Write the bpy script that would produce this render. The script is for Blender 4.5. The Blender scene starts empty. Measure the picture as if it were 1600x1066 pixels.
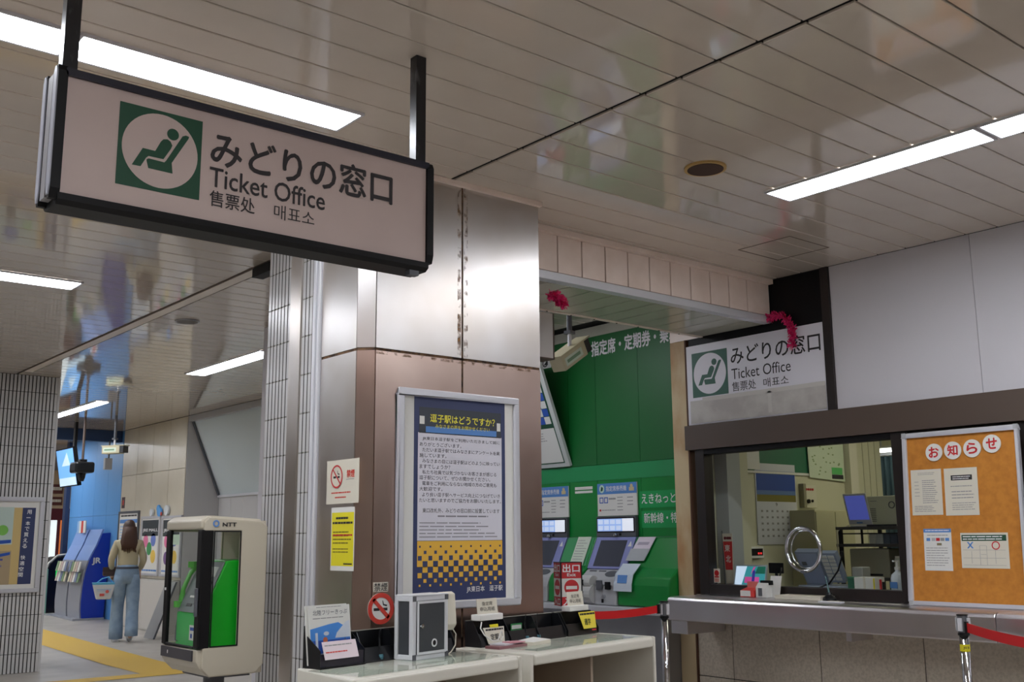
import bpy, bmesh, math, random
from mathutils import Vector, Matrix
R = math.radians
PI = math.pi
random.seed(7)
S = bpy.context.scene
COL = S.collection

# ------------------------------------------------------------------ camera
cam_data = bpy.data.cameras.new('camera')
cam = bpy.data.objects.new('camera', cam_data)
COL.objects.link(cam)
yaw, pit, rol = 0.69081685, 0.18603489, -0.0083244
fw = Vector((math.sin(yaw)*math.cos(pit), math.cos(yaw)*math.cos(pit), math.sin(pit)))
rt = Vector((math.cos(yaw), -math.sin(yaw), 0))
up = rt.cross(fw)
r2 = math.cos(rol)*rt + math.sin(rol)*up
u2 = -math.sin(rol)*rt + math.cos(rol)*up
mw = Matrix((r2, u2, -fw)).transposed().to_4x4()
mw.translation = Vector((0, 0, 1.37))
cam.matrix_world = mw
cam_data.sensor_width = 36
cam_data.lens = 36*1635/1600
cam_data.clip_start = 0.05
cam_data.clip_end = 200
S.camera = cam

# ------------------------------------------------------------------ light settings
W = bpy.data.worlds.new('world'); S.world = W; W.use_nodes = True
W.node_tree.nodes['Background'].inputs[0].default_value = (0.80, 0.86, 1.0, 1)
W.node_tree.nodes['Background'].inputs[1].default_value = 0.10
LAMP = 30.0          # ceiling tube diffusers
OFFICE = 24.0       # lamp panels inside the ticket office
S.view_settings.view_transform = 'Standard'
S.view_settings.look = 'None'
S.view_settings.exposure = 0.0
S.view_settings.gamma = 1
S.view_settings.use_curve_mapping = False

H = 3.19            # ceiling height
XW = 6.14           # long right-hand wall

def floor_z(y):
    return 0.0 if y < 12.5 else min(0.13, 0.02*(y-12.5))

# ------------------------------------------------------------------ materials
def lin(c):
    return tuple(((v/255)/12.92 if v/255 <= 0.04045 else ((v/255+0.055)/1.055)**2.4) for v in c)
MATS = {}
def mat(name, rgb, rough=0.5, metal=0.0, noise=None, bump=None, emit=None, coat=0.0, stretch=None, spec=None, alpha=None):
    if name in MATS: return MATS[name]
    m = bpy.data.materials.new(name); m.use_nodes = True
    nt = m.node_tree; b = nt.nodes['Principled BSDF']
    col = lin(rgb)
    b.inputs['Base Color'].default_value = (*col, 1)
    b.inputs['Roughness'].default_value = rough
    b.inputs['Metallic'].default_value = metal
    if spec is not None: b.inputs['Specular IOR Level'].default_value = spec
    if coat: b.inputs['Coat Weight'].default_value = coat; b.inputs['Coat Roughness'].default_value = 0.06
    if emit:
        b.inputs['Emission Color'].default_value = (*lin(emit[0]), 1)
        b.inputs['Emission Strength'].default_value = emit[1]
    if noise or bump:
        tc = nt.nodes.new('ShaderNodeTexCoord'); mp = nt.nodes.new('ShaderNodeMapping')
        nt.links.new(tc.outputs['Object'], mp.inputs[0])
        if stretch: mp.inputs['Scale'].default_value = stretch
    if noise:   # (scale, second rgb, amount low, amount high)
        n = nt.nodes.new('ShaderNodeTexNoise'); n.inputs['Scale'].default_value = noise[0]; n.inputs['Detail'].default_value = 5
        nt.links.new(mp.outputs[0], n.inputs['Vector'])
        rp = nt.nodes.new('ShaderNodeValToRGB')
        rp.color_ramp.elements[0].position = noise[2]; rp.color_ramp.elements[1].position = noise[3]
        rp.color_ramp.elements[0].color = (*col, 1); rp.color_ramp.elements[1].color = (*lin(noise[1]), 1)
        nt.links.new(n.outputs['Fac'], rp.inputs[0]); nt.links.new(rp.outputs[0], b.inputs['Base Color'])
    if bump:    # (scale, strength)
        n2 = nt.nodes.new('ShaderNodeTexNoise'); n2.inputs['Scale'].default_value = bump[0]; n2.inputs['Detail'].default_value = 3
        nt.links.new(mp.outputs[0], n2.inputs['Vector'])
        bp = nt.nodes.new('ShaderNodeBump'); bp.inputs['Strength'].default_value = bump[1]; bp.inputs['Distance'].default_value = 0.02
        nt.links.new(n2.outputs['Fac'], bp.inputs['Height']); nt.links.new(bp.outputs[0], b.inputs['Normal'])
    MATS[name] = m
    return m
def clear(name, tint=(1, 1, 1), refl=1.0, rough=0.0, milk=0.0, milkcol=(220, 225, 225)):
    if name in MATS: return MATS[name]
    m = bpy.data.materials.new(name); m.use_nodes = True; nt = m.node_tree; nt.nodes.clear()
    o = nt.nodes.new('ShaderNodeOutputMaterial'); t = nt.nodes.new('ShaderNodeBsdfTransparent'); t.inputs[0].default_value = (*tint, 1)
    g = nt.nodes.new('ShaderNodeBsdfGlossy'); g.inputs['Roughness'].default_value = rough
    f = nt.nodes.new('ShaderNodeFresnel'); f.inputs[0].default_value = 1.0 + 0.45*refl
    geo = nt.nodes.new('ShaderNodeNewGeometry'); sb = nt.nodes.new('ShaderNodeMath'); sb.operation = 'SUBTRACT'; sb.inputs[0].default_value = 1.0; nt.links.new(geo.outputs['Backfacing'], sb.inputs[1])
    ml = nt.nodes.new('ShaderNodeMath'); ml.operation = 'MULTIPLY'; nt.links.new(f.outputs[0], ml.inputs[0]); nt.links.new(sb.outputs[0], ml.inputs[1])
    mx = nt.nodes.new('ShaderNodeMixShader'); nt.links.new(ml.outputs[0], mx.inputs[0]); nt.links.new(t.outputs[0], mx.inputs[1]); nt.links.new(g.outputs[0], mx.inputs[2])
    last = mx
    if milk:
        d = nt.nodes.new('ShaderNodeBsdfDiffuse'); d.inputs[0].default_value = (*lin(milkcol), 1)
        m2 = nt.nodes.new('ShaderNodeMixShader'); m2.inputs[0].default_value = milk
        nt.links.new(mx.outputs[0], m2.inputs[1]); nt.links.new(d.outputs[0], m2.inputs[2]); last = m2
    nt.links.new(last.outputs[0], o.inputs[0])
    MATS[name] = m
    return m

def steel_mat(name, rgb, tone, zlo, rough=0.28):
    m = mat(name, rgb, rough, 1.0)
    nt = m.node_tree; b = nt.nodes['Principled BSDF']
    tc = nt.nodes.new('ShaderNodeTexCoord'); mp = nt.nodes.new('ShaderNodeMapping')
    mp.inputs['Scale'].default_value = (160, 160, 1.0)
    nt.links.new(tc.outputs['Object'], mp.inputs[0])
    n = nt.nodes.new('ShaderNodeTexNoise'); n.inputs['Scale'].default_value = 2.0; n.inputs['Detail'].default_value = 4
    nt.links.new(mp.outputs[0], n.inputs['Vector'])
    mr = nt.nodes.new('ShaderNodeMapRange'); mr.inputs['To Min'].default_value = rough-0.015; mr.inputs['To Max'].default_value = rough+0.02
    nt.links.new(n.outputs['Fac'], mr.inputs[0]); nt.links.new(mr.outputs[0], b.inputs['Roughness'])
    n2 = nt.nodes.new('ShaderNodeTexNoise'); n2.inputs['Scale'].default_value = 1.7; n2.inputs['Detail'].default_value = 3
    nt.links.new(tc.outputs['Object'], n2.inputs['Vector'])
    rp = nt.nodes.new('ShaderNodeValToRGB'); rp.color_ramp.elements[0].color = (*lin(rgb), 1); rp.color_ramp.elements[1].color = (*lin(tone), 1)
    rp.color_ramp.elements[0].position = 0.35; rp.color_ramp.elements[1].position = 0.7
    nt.links.new(n2.outputs['Fac'], rp.inputs[0]); nt.links.new(rp.outputs[0], b.inputs['Base Color'])
    tn = nt.nodes.new('ShaderNodeTangent'); tn.direction_type = 'RADIAL'; tn.axis = 'Z'
    nt.links.new(tn.outputs[0], b.inputs['Tangent']); b.inputs['Anisotropic Rotation'].default_value = 0.0
    b.inputs['Anisotropic'].default_value = 0.7
    return m

CEIL = mat('ceiling_enamel', (212, 200, 186), 0.06, noise=(2.5, (204, 191, 177), 0.35, 0.75), bump=(1.3, 0.025), coat=0.6)
CEILG = mat('soffit_enamel', (196, 194, 178), 0.16)
DARKGAP = mat('dark_gap', (28, 24, 21), 0.9)
SEAM = mat('seam_brown', (96, 82, 72), 0.8)
STEEL = steel_mat('brushed_steel', (212, 208, 206), (192, 182, 172), 0, 0.36)
STEELW = steel_mat('brushed_steel_warm', (206, 184, 172), (176, 152, 140), 0, 0.32)
CHROME = mat('chrome', (215, 216, 220), 0.08, 1.0)
ALU = mat('aluminium', (222, 223, 228), 0.38, 0.25)
ALUW = mat('aluminium_white', (206, 206, 212), 0.35, 0.3)
RUST = mat('rust_seam', (112, 84, 58), 0.85, noise=(28, (52, 36, 26), 0.4, 0.6))
BLACKM = mat('black_paint', (13, 12, 14), 0.5, spec=0.25)
BLACKP = mat('black_plastic', (18, 19, 22), 0.3)
BROWNP = mat('brown_panel', (84, 70, 61), 0.45)
BROWND = mat('brown_dark', (36, 29, 27), 0.35)
SIGNF = mat('sign_face', (202, 182, 175), 0.35, noise=(1.8, (184, 163, 157), 0.4, 0.8))
SIGNW = mat('sign_white', (226, 224, 232), 0.4)
WALLW = mat('wall_white', (206, 203, 208), 0.55)
INK = mat('ink_black', (34, 32, 34), 0.6)
INKG = mat('ink_grey', (146, 145, 145), 0.7)
GREENI = mat('ink_green', (18, 72, 48), 0.5)
TILE = mat('tile_white', (206, 205, 205), 0.22)
TILEB = mat('tile_cream_beam', (246, 228, 216), 0.35, noise=(6, (236, 216, 202), 0.4, 0.7))
GROUT = mat('grout_dark', (52, 50, 48), 0.9)
GROUTL = mat('grout_light', (150, 146, 138), 0.9)
CREAMT = mat('tile_cream_wall', (214, 206, 188), 0.3, noise=(1.6, (202, 193, 174), 0.35, 0.7))
STONE = mat('stone_panel', (202, 191, 175), 0.45, noise=(60, (182, 171, 155), 0.4, 0.65))
FLOORM = mat('floor_stone', (182, 176, 168), 0.4, noise=(3, (166, 160, 152), 0.35, 0.7))
YEL = mat('tactile_yellow', (206, 168, 60), 0.6)
GREENW = mat('wall_green_dark', (10, 98, 40), 0.45)
GREENL = mat('wall_green_light', (30, 140, 82), 0.45)
GREENC = mat('console_green', (12, 128, 52), 0.30)
GREENC2 = mat('console_green_pale', (66, 152, 96), 0.35)
LILAC = mat('lilac_panel', (136, 142, 196), 0.4)
GREYP = mat('grey_plastic', (176, 177, 180), 0.4)
GREYD = mat('grey_dark', (86, 88, 94), 0.4)
SCREEN = mat('screen_off', (62, 66, 78), 0.15)
PAPER = mat('paper_white', (222, 221, 216), 0.7)
PAPERC = mat('paper_cream', (214, 208, 192), 0.7)
REDI = mat('ink_red', (196, 34, 40), 0.5)
REDO = mat('ink_orange_red', (206, 62, 48), 0.5)
YELP = mat('paper_yellow', (226, 214, 30), 0.6)
NAVY = mat('poster_navy', (48, 58, 98), 0.5)
AMBER = mat('poster_amber', (226, 176, 62), 0.5)
BLUEI = mat('poster_blue', (84, 134, 200), 0.5)
BLUEL = mat('poster_pale_blue', (150, 186, 226), 0.5)
BLUED = mat('poster_deep_blue', (40, 84, 176), 0.5)
WHITEI = mat('ink_white', (232, 232, 232), 0.5)
CORK = mat('cork', (198, 130, 48), 0.85, noise=(26, (180, 114, 38), 0.35, 0.7))
GLASS = clear('glass', (0.97, 0.98, 0.97), 0.55)
ACRYL = clear('acrylic', (0.97, 0.98, 0.97), 0.45)
FROST = clear('frosted_glass', (0.5, 0.55, 0.56), 0.8, 0.1, 0.82, (216, 226, 228))
DESKM = mat('desk_laminate', (214, 210, 198), 0.3)
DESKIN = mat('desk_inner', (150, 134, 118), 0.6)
BOXD = mat('box_dark_panel', (58, 61, 66), 0.5)
BEIGE = mat('phone_booth_beige', (190, 182, 164), 0.4)
PHG = mat('phone_green', (22, 176, 40), 0.35)
PHG2 = mat('phone_green_pale', (70, 190, 100), 0.35)
BLUEW = mat('blue_wall', (96, 156, 216), 0.4)
BLUEM = mat('blue_cabinet', (14, 56, 178), 0.35)
REDB = mat('belt_red', (214, 22, 28), 0.6)
RUSTC = mat('cream_rusted', (206, 186, 148), 0.6, noise=(3.2, (172, 122, 70), 0.45, 0.72), stretch=(1, 1, 0.5))
OFFW = mat('office_wall', (206, 204, 176), 0.6)
SKIN = mat('skin', (206, 164, 140), 0.55)
HAIR = mat('hair_brown', (62, 38, 28), 0.5)
DENIM = mat('denim', (126, 150, 176), 0.85, noise=(9, (148, 170, 192), 0.35, 0.7))
KNIT = mat('knit_beige', (190, 180, 150), 0.9)
SHOE = mat('shoe_white', (220, 222, 226), 0.6)
TINSEL = mat('tinsel_pink', (228, 50, 120), 0.3, 0.3)

# ------------------------------------------------------------------ mesh helpers
class MB:
    def __init__(s): s.v = []; s.f = []
    def add(s, vs, fs):
        n = len(s.v); s.v += [tuple(v) for v in vs]; s.f += [tuple(i+n for i in f) for f in fs]; return s
    def box(s, x0, y0, z0, x1, y1, z1):
        x0, x1 = min(x0, x1), max(x0, x1); y0, y1 = min(y0, y1), max(y0, y1); z0, z1 = min(z0, z1), max(z0, z1)
        return s.add([(x0,y0,z0),(x1,y0,z0),(x1,y1,z0),(x0,y1,z0),(x0,y0,z1),(x1,y0,z1),(x1,y1,z1),(x0,y1,z1)],
              [(3,2,1,0),(4,5,6,7),(0,1,5,4),(1,2,6,5),(2,3,7,6),(3,0,4,7)])
    def prism(s, pts, vec):
        vec = Vector(vec); pts = [Vector(p) for p in pts]; n = len(pts)
        # keep outward facing
        nrm = Vector((0,0,0))
        for i in range(n): nrm += pts[i].cross(pts[(i+1) % n])
        if nrm.dot(vec) > 0: pts = pts[::-1]
        vs = pts + [p+vec for p in pts]
        fs = [tuple(range(n)), tuple(range(2*n-1, n-1, -1))] + [((i+1) % n, i, i+n, (i+1) % n+n) for i in range(n)]
        return s.add(vs, fs)
    def tube(s, path, r, n=10, cap=True, closed=False):
        path = [Vector(p) for p in path]; m = len(path); rings = []
        prev = None
        for i, p in enumerate(path):
            if closed: t = path[(i+1) % m]-path[i-1]
            else: t = path[min(i+1, m-1)]-path[max(i-1, 0)]
            t.normalize()
            if prev is None:
                a = Vector((0,0,1)) if abs(t.z) < 0.9 else Vector((1,0,0)); u = t.cross(a).normalized()
            else: u = (prev - t*prev.dot(t)).normalized()
            prev = u; w = t.cross(u)
            rr = r[i] if isinstance(r, (list, tuple)) else r
            rings.append([p+(u*math.cos(2*PI*k/n)+w*math.sin(2*PI*k/n))*rr for k in range(n)])
        vs = [q for rg in rings for q in rg]; fs = []
        for i in range(m if closed else m-1):
            j = (i+1) % m
            for k in range(n): fs.append((i*n+k, i*n+(k+1) % n, j*n+(k+1) % n, j*n+k))
        if cap and not closed: fs += [tuple(range(n-1, -1, -1)), tuple((m-1)*n+k for k in range(n))]
        return s.add(vs, fs)
    def lathe(s, c, prof, n=20, sx=1, sy=1):
        c = Vector(c); vs = []; fs = []
        for r, z in prof:
            vs += [c+Vector((r*sx*math.cos(2*PI*k/n), r*sy*math.sin(2*PI*k/n), z)) for k in range(n)]
        for i in range(len(prof)-1):
            for k in range(n): fs.append((i*n+k, i*n+(k+1) % n, (i+1)*n+(k+1) % n, (i+1)*n+k))
        fs += [tuple(range(n-1, -1, -1)), tuple((len(prof)-1)*n+k for k in range(n))]
        return s.add(vs, fs)

def origin_of(p):
    v = Vector((0,0,0)); rot = False
    while p is not None:
        v += p.location; p = p.parent
    return v

STUFF = {'small_print','headline','header_print','title_print','sign_print','violet_text','foot_print','dates','check_squares','fare_cells','tile_groove','soffit_screws','map_lines','route_marks','form_lines','blue_print','top_print','key_switch','lamp','digits','belt_cassette','corner_bracket','corner_cap','icon_box','coin_slot','printed_form','rusted_joint','stripe','print','yellow_tab','edge_tape','joint_gap','vertical_lettering','display_key','header_icon','figure_picture','cloud_picture','blue_flower','white_flower','cross_mark','blue_stripe','small_caption'}
def build(name, mb, m, parent=None, smooth=False, bevel=0, local=False, seg=2, kind=None):
    me = bpy.data.meshes.new(name)
    off = Vector((0,0,0)) if local else origin_of(parent)
    me.from_pydata([tuple(Vector(v)-off) for v in mb.v], [], mb.f)
    if bevel:
        bm = bmesh.new(); bm.from_mesh(me)
        bmesh.ops.remove_doubles(bm, verts=bm.verts, dist=1e-5)
        es = [e for e in bm.edges if len(e.link_faces) == 2 and e.calc_face_angle() > 0.5]
        bmesh.ops.bevel(bm, geom=es, offset=bevel, segments=seg, affect='EDGES', profile=0.5, clamp_overlap=True)
        bm.to_mesh(me); bm.free()
    me.materials.append(m)
    if smooth or bevel:
        for p in me.polygons: p.use_smooth = bool(smooth)
    o = bpy.data.objects.new(name, me); COL.objects.link(o); o.parent = parent
    if kind: o['kind'] = kind
    elif parent and name in STUFF: o['kind'] = 'stuff'
    return o

def tag(o, label, cat, group=None):
    o['label'] = label; o['category'] = cat
    if group: o['group'] = group
    return o
def thing(name, label, cat, loc=(0,0,0), rz=0, group=None):
    o = bpy.data.objects.new(name, None); COL.objects.link(o); o.location = loc; o.rotation_euler = (0,0,rz)
    o.empty_display_size = 0.05
    return tag(o, label, cat, group)
def struct(name, loc=(0,0,0)):
    o = bpy.data.objects.new(name, None); COL.objects.link(o); o.location = loc; o['kind'] = 'structure'; return o
def copy_tree(o, parent=None):
    c = o.copy(); COL.objects.link(c); c.parent = parent
    for ch in list(o.children): copy_tree(ch, c)
    return c
def inst(src, name, parent, loc):
    c = src.copy(); c.name = name; COL.objects.link(c); c.parent = parent; c.location = loc; return c

class F:     # a flat frame: origin, right, up, outward normal
    def __init__(s, o, r, u, n=None):
        s.o = Vector(o); s.r = Vector(r).normalized(); s.u = Vector(u).normalized()
        s.n = Vector(n).normalized() if n else s.r.cross(s.u)
    def p(s, a, b, d=0): return s.o + s.r*a + s.u*b + s.n*d
    def rect(s, mb, a0, b0, a1, b1, d0=0.0, d1=0.001):
        P = s.p
        return mb.prism([P(a0,b0,d0), P(a1,b0,d0), P(a1,b1,d0), P(a0,b1,d0)], s.n*(d1-d0))
    def poly(s, mb, pts, d0, d1): return mb.prism([s.p(a,b,d0) for a, b in pts], s.n*(d1-d0))
    def disc(s, mb, a, b, r, d0, d1, n=32, ry=None):
        ry = ry or r
        return s.poly(mb, [(a+r*math.cos(2*PI*k/n), b+ry*math.sin(2*PI*k/n)) for k in range(n)], d0, d1)
    def ring(s, mb, a, b, ro, ri, d0, d1, n=32):
        for k in range(n):
            t0, t1 = 2*PI*k/n, 2*PI*(k+1)/n
            c0, s0, c1, s1 = math.cos(t0), math.sin(t0), math.cos(t1), math.sin(t1)
            s.poly(mb, [(a+ro*c0,b+ro*s0),(a+ro*c1,b+ro*s1),(a+ri*c1,b+ri*s1),(a+ri*c0,b+ri*s0)], d0, d1)
        return mb
def FY(y, x=0, z=0): return F((x, y, z), (1,0,0), (0,0,1), (0,-1,0))      # surface facing -y
def FX(x, y=0, z=0): return F((x, y, z), (0,-1,0), (0,0,1), (-1,0,0))     # surface facing -x

TCACHE = {}
def text_raw(s, weight, spacing):
    k = (s, weight, spacing)
    if k not in TCACHE:
        c = bpy.data.curves.new('t', 'FONT'); c.body = s; c.offset = weight; c.space_line = spacing; c.resolution_u = 3
        o = bpy.data.objects.new('t', c); COL.objects.link(o)
        dg = bpy.context.evaluated_depsgraph_get(); dg.update()
        m = bpy.data.meshes.new_from_object(o.evaluated_get(dg))
        vs = [v.co.copy() for v in m.vertices]; fs = [tuple(p.vertices) for p in m.polygons]
        bpy.data.objects.remove(o); bpy.data.meshes.remove(m); bpy.data.curves.remove(c)
        TCACHE[k] = (vs, fs)
    return TCACHE[k]
def put_text(mb, s, f, a0, b0, a1, b1, d=0.002, weight=0.0, spacing=1.0, keep=False):
    vs, fs = text_raw(s, 0.0, spacing)     # bold strokes: the outline repeated a hair aside
    x0 = min(v.x for v in vs); x1 = max(v.x for v in vs); y0 = min(v.y for v in vs); y1 = max(v.y for v in vs)
    sx = (a1-a0)/(x1-x0); sy = (b1-b0)/(y1-y0)
    if keep: sx = sy = min(sx, sy)
    e = weight*.8
    for i, (dx, dy) in enumerate(((0,0),(e,0),(-e,0),(0,e),(0,-e)) if weight >= .01 else ((0,0),)):
        mb.add([f.p(a0+(v.x-x0+dx)*sx, b0+(v.y-y0+dy)*sy, d+i*2e-5) for v in vs], fs)
    return mb
def text(s, f, a0, b0, a1, b1, m, parent, d=0.002, weight=0.0, name='lettering', spacing=1.0, keep=False, local=False):
    return build(name, put_text(MB(), s, f, a0, b0, a1, b1, d, weight, spacing, keep), m, parent, local=local)
def lines(mb, f, a0, b1, a1, b0, n, d0, d1, fill=0.45, rag=0.25):   # rows of print too small to read
    st = (b1-b0)/n
    for i in range(n):
        b = b1-(i+0.7)*st; x = a0; end = a1-random.random()*rag*(a1-a0)
        while x < end:
            w = min(end-x, (a1-a0)*random.uniform(0.06, 0.22)); f.rect(mb, x, b, x+w, b+st*fill, d0, d1); x += w+(a1-a0)*0.018
    return mb
def frame_rect(mb, f, a0, b0, a1, b1, w, d0, d1):
    f.rect(mb, a0, b0, a1, b0+w, d0, d1); f.rect(mb, a0, b1-w, a1, b1, d0, d1)
    f.rect(mb, a0, b0+w, a0+w, b1-w, d0, d1); f.rect(mb, a1-w, b0+w, a1, b1-w, d0, d1); return mb

BODY = [(0.525,0.655),(0.574,0.667),(0.612,0.647),(0.637,0.601),(0.618,0.551),(0.539,0.41),(0.362,0.409),(0.334,0.381),(0.275,0.264),(0.172,0.262),(0.288,0.491),(0.436,0.488),(0.496,0.618)]
SEAT = [(0.342,0.345),(0.341,0.365),(0.364,0.38),(0.551,0.373),(0.571,0.398),(0.755,0.748),(0.795,0.768),(0.836,0.761),(0.829,0.733),(0.64,0.386),(0.657,0.257),(0.366,0.262)]
def emblem(f, a, b, s, white, green, parent, d=0.0):
    build('emblem_square', f.rect(MB(), a, b, a+s, b+s, d, d+0.001), green, parent)
    build('emblem_circle', f.disc(MB(), a+0.5*s, b+0.503*s, 0.455*s, d+0.001, d+0.002, 48), white, parent)
    m = MB(); q = lambda L: [(a+u*s, b+v*s) for u, v in L]
    f.disc(m, a+0.638*s, b+0.742*s, 0.072*s, d+0.002, d+0.003, 24)
    f.poly(m, q(BODY), d+0.002, d+0.003); f.poly(m, q(SEAT), d+0.002, d+0.003)
    build('emblem_seated_figure', m, green, parent)

# ================================================================== SETTING
# floor
fl = MB()
ys = [-6, 2, 6, 10, 12.5, 14, 16, 19, 30]
for i in range(len(ys)-1):
    a, b = ys[i], ys[i+1]; za, zb = floor_z(a), floor_z(b)
    fl.add([(-6,a,za),(12,a,za),(12,b,zb),(-6,b,zb),(-6,a,-0.2),(12,a,-0.2),(12,b,-0.2),(-6,b,-0.2)],
           [(0,1,2,3),(7,6,5,4),(0,4,5,1),(1,5,6,2),(2,6,7,3),(3,7,4,0)])
floor = build('floor', fl, FLOORM); floor['kind'] = 'structure'
ty = MB()
for (x0, y0, x1, y1) in ((4.25, 11.3, 4.85, 19.5), (-2.0, 11.0, 5.4, 11.3)):
    n = 8
    for i in range(n):
        if x1-x0 < 2:
            a = y0+(y1-y0)*i/n; b = y0+(y1-y0)*(i+1)/n
            ty.add([(x0,a,floor_z(a)+.004),(x1,a,floor_z(a)+.004),(x1,b,floor_z(b)+.004),(x0,b,floor_z(b)+.004)], [(0,1,2,3)])
        else:
            a = x0+(x1-x0)*i/n; b = x0+(x1-x0)*(i+1)/n
            ty.add([(a,y0,.004),(b,y0,.004),(b,y1,.004),(a,y1,.004)], [(0,1,2,3)])
tp = build('tactile_paving', ty, YEL, floor)

# ceiling: long enamelled strips 0.2 m wide
ceil = struct('ceiling')
build('ceiling_backing', MB().box(-6,-6,H+0.016,12,30,H+0.15), DARKGAP, ceil)
left0 = build('ceiling_strip', MB().box(0,0,0,5.04,0.192,0.014), CEIL, ceil, local=True, bevel=0.003, seg=1)
right0 = build('ceiling_strip', MB().box(0,0,0,3.07,0.192,0.014), CEIL, ceil, local=True, bevel=0.003, seg=1)
left0.location = (-2.0, 0.824, H); right0.location = (3.068, 0.824, H)
k = 1
while 0.824+0.2*k < 20.6:
    inst(left0, 'ceiling_strip', ceil, (-2.0, 0.824+0.2*k, H)); inst(right0, 'ceiling_strip', ceil, (3.068, 0.824+0.2*k, H)); k += 1
build('ceiling_panel', MB().box(-6,-6,H,12,0.816,H+0.014), CEIL, ceil)
build('ceiling_panel', MB().box(-6,0.824,H,-2.01,30,H+0.014), CEIL, ceil)
build('ceiling_panel', MB().box(-2,20.63,H,12,30,H+0.014), CEIL, ceil)
# raised joint cover running away over the far hall
jc = MB().box(3.05,6.1,H-0.009,3.13,11.95,H-0.001)
build('joint_cover', jc, mat('cover_pale', (226, 216, 204), .4), ceil)
build('joint_gap', MB().box(3.13,6.1,H-0.006,3.146,11.95,H-0.001).box(3.034,6.1,H-0.006,3.05,11.95,H-0.001), SEAM, ceil)
build('joint_bracket', MB().box(3.03,6.17,H-0.075,3.11,6.42,H-0.012), BLACKM, ceil)
# access panel outline
ap = MB(); fa = F((5.3,3.71,H),(1,0,0),(0,1,0),(0,0,-1)); frame_rect(ap, fa, 0,0,.42,.4,.006,0,.002)
build('access_panel', ap, SEAM, ceil)

# beam over the alcove with eleven cream tiles
beam = struct('trim_1')
build('beam_core', MB().box(3.66,4.515,2.90,6.135,4.70,3.185), DARKGAP, beam)
build('beam_capping', MB().box(3.655,4.46,3.155,6.135,4.515,3.188), TILEB, beam)
build('beam_edge_strip', MB().box(3.655,4.492,2.872,6.135,4.56,2.922), ALU, beam, bevel=0.003)
t0 = None
for i in range(12):
    a = 4.078-0.4+0.2*i+0.004; b = a+0.2-0.008
    if i == 11: b = 6.13
    a = max(a, 3.658)
    build('beam_tile', MB().box(a,4.497,2.926,b,4.518,3.154), TILEB, beam, bevel=0.002, seg=1)
# soffit panels under the beam, running away from the eye
sof = struct('trim_2')
build('soffit_backing', MB().box(3.66,4.56,2.885,6.135,5.15,2.90), SEAM, sof)
for i in range(13):
    a = 3.664+0.19*i; build('soffit_strip', MB().box(a,4.562,2.872,min(a+0.181,6.13),5.13,2.884), CEILG, sof)
build('soffit_edge', MB().box(3.66,5.13,2.866,6.135,5.16,2.92).box(3.66,5.10,2.92,6.135,5.16,3.185), TILEB, sof)
sc_ = MB()
for i in range(10): sc_.lathe((3.9+0.22*i,5.145,2.862), [(0.006,0),(0.006,0.006)], 8)
build('soffit_screws', sc_, SEAM, sof)

# ---- steel clad pillar block
pil = struct('wall_pillar')
CH = 0.062
core = MB().prism([(2.565,4.25,0),(2.62,4.195,0),(3.64,4.195,0),(3.64,5.19,0),(2.565,5.19,0)], (0,0,H-0.002))
build('pillar_core', core, DARKGAP, pil)
for (z0, z1, m) in ((0.0, 2.252, STEELW), (2.266, 3.188, STEEL)):
    build('steel_panel', MB().box(2.618,4.18,z0,3.123,4.196,z1), m, pil)
    build('steel_panel', MB().box(3.135,4.18,z0,3.65,4.196,z1), m, pil)
    build('steel_corner', MB().prism([(2.55,4.242,z0),(2.612,4.18,z0),(2.622,4.19,z0),(2.56,4.252,z0)], (0,0,z1-z0)), m, pil)
    build('steel_panel', MB().box(2.55,4.248,z0,2.566,4.585,z1), STEEL, pil)
build('steel_panel', MB().box(3.636,4.197,0,3.65,5.19,H-0.002), STEELW, pil)
build('rusted_joint', MB().box(2.614,4.184,2.250,3.648,4.192,2.268).box(3.121,4.184,0.9,3.137,4.192,3.186), RUST, pil)
build('rusted_joint', MB().prism([(2.553,4.243,2.25),(2.613,4.183,2.25),(2.618,4.188,2.25),(2.558,4.248,2.25)], (0,0,.018)).box(2.553,4.246,2.250,2.562,4.585,2.268), RUST, pil)
def stain_mat():
    m = bpy.data.materials.new('rust_stain'); m.use_nodes = True; nt = m.node_tree; b = nt.nodes['Principled BSDF']
    b.inputs['Base Color'].default_value = (*lin((170, 128, 84)), 1); b.inputs['Roughness'].default_value = .8
    tc = nt.nodes.new('ShaderNodeTexCoord'); n = nt.nodes.new('ShaderNodeTexNoise'); n.inputs['Scale'].default_value = 24; n.inputs['Detail'].default_value = 6
    nt.links.new(tc.outputs['Object'], n.inputs['Vector']); rp = nt.nodes.new('ShaderNodeValToRGB'); rp.color_ramp.elements[0].position = .50; rp.color_ramp.elements[1].position = .70
    rp.color_ramp.elements[1].color = (.6, .6, .6, 1)
    nt.links.new(n.outputs['Fac'], rp.inputs[0]); nt.links.new(rp.outputs[0], b.inputs['Alpha']); return m
RSM = stain_mat()
build('rust_stain', MB().box(3.098,4.1790,2.27,3.120,4.1795,3.18), RSM, pil)
build('rust_stain', MB().box(3.138,4.1790,2.27,3.162,4.1795,3.18), RSM, pil)
build('rust_stain', MB().box(2.62,4.1790,2.236,3.64,4.1795,2.250), RSM, pil)

build('pillar_rail', MB().box(2.535,4.592,0.05,2.565,4.612,2.95).box(2.53,4.622,0.05,2.565,4.648,2.98), ALU, pil, bevel=0.004)
build('ceiling_trim', MB().box(2.60,4.155,3.165,3.66,4.180,3.189), TILEB, pil)
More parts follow.
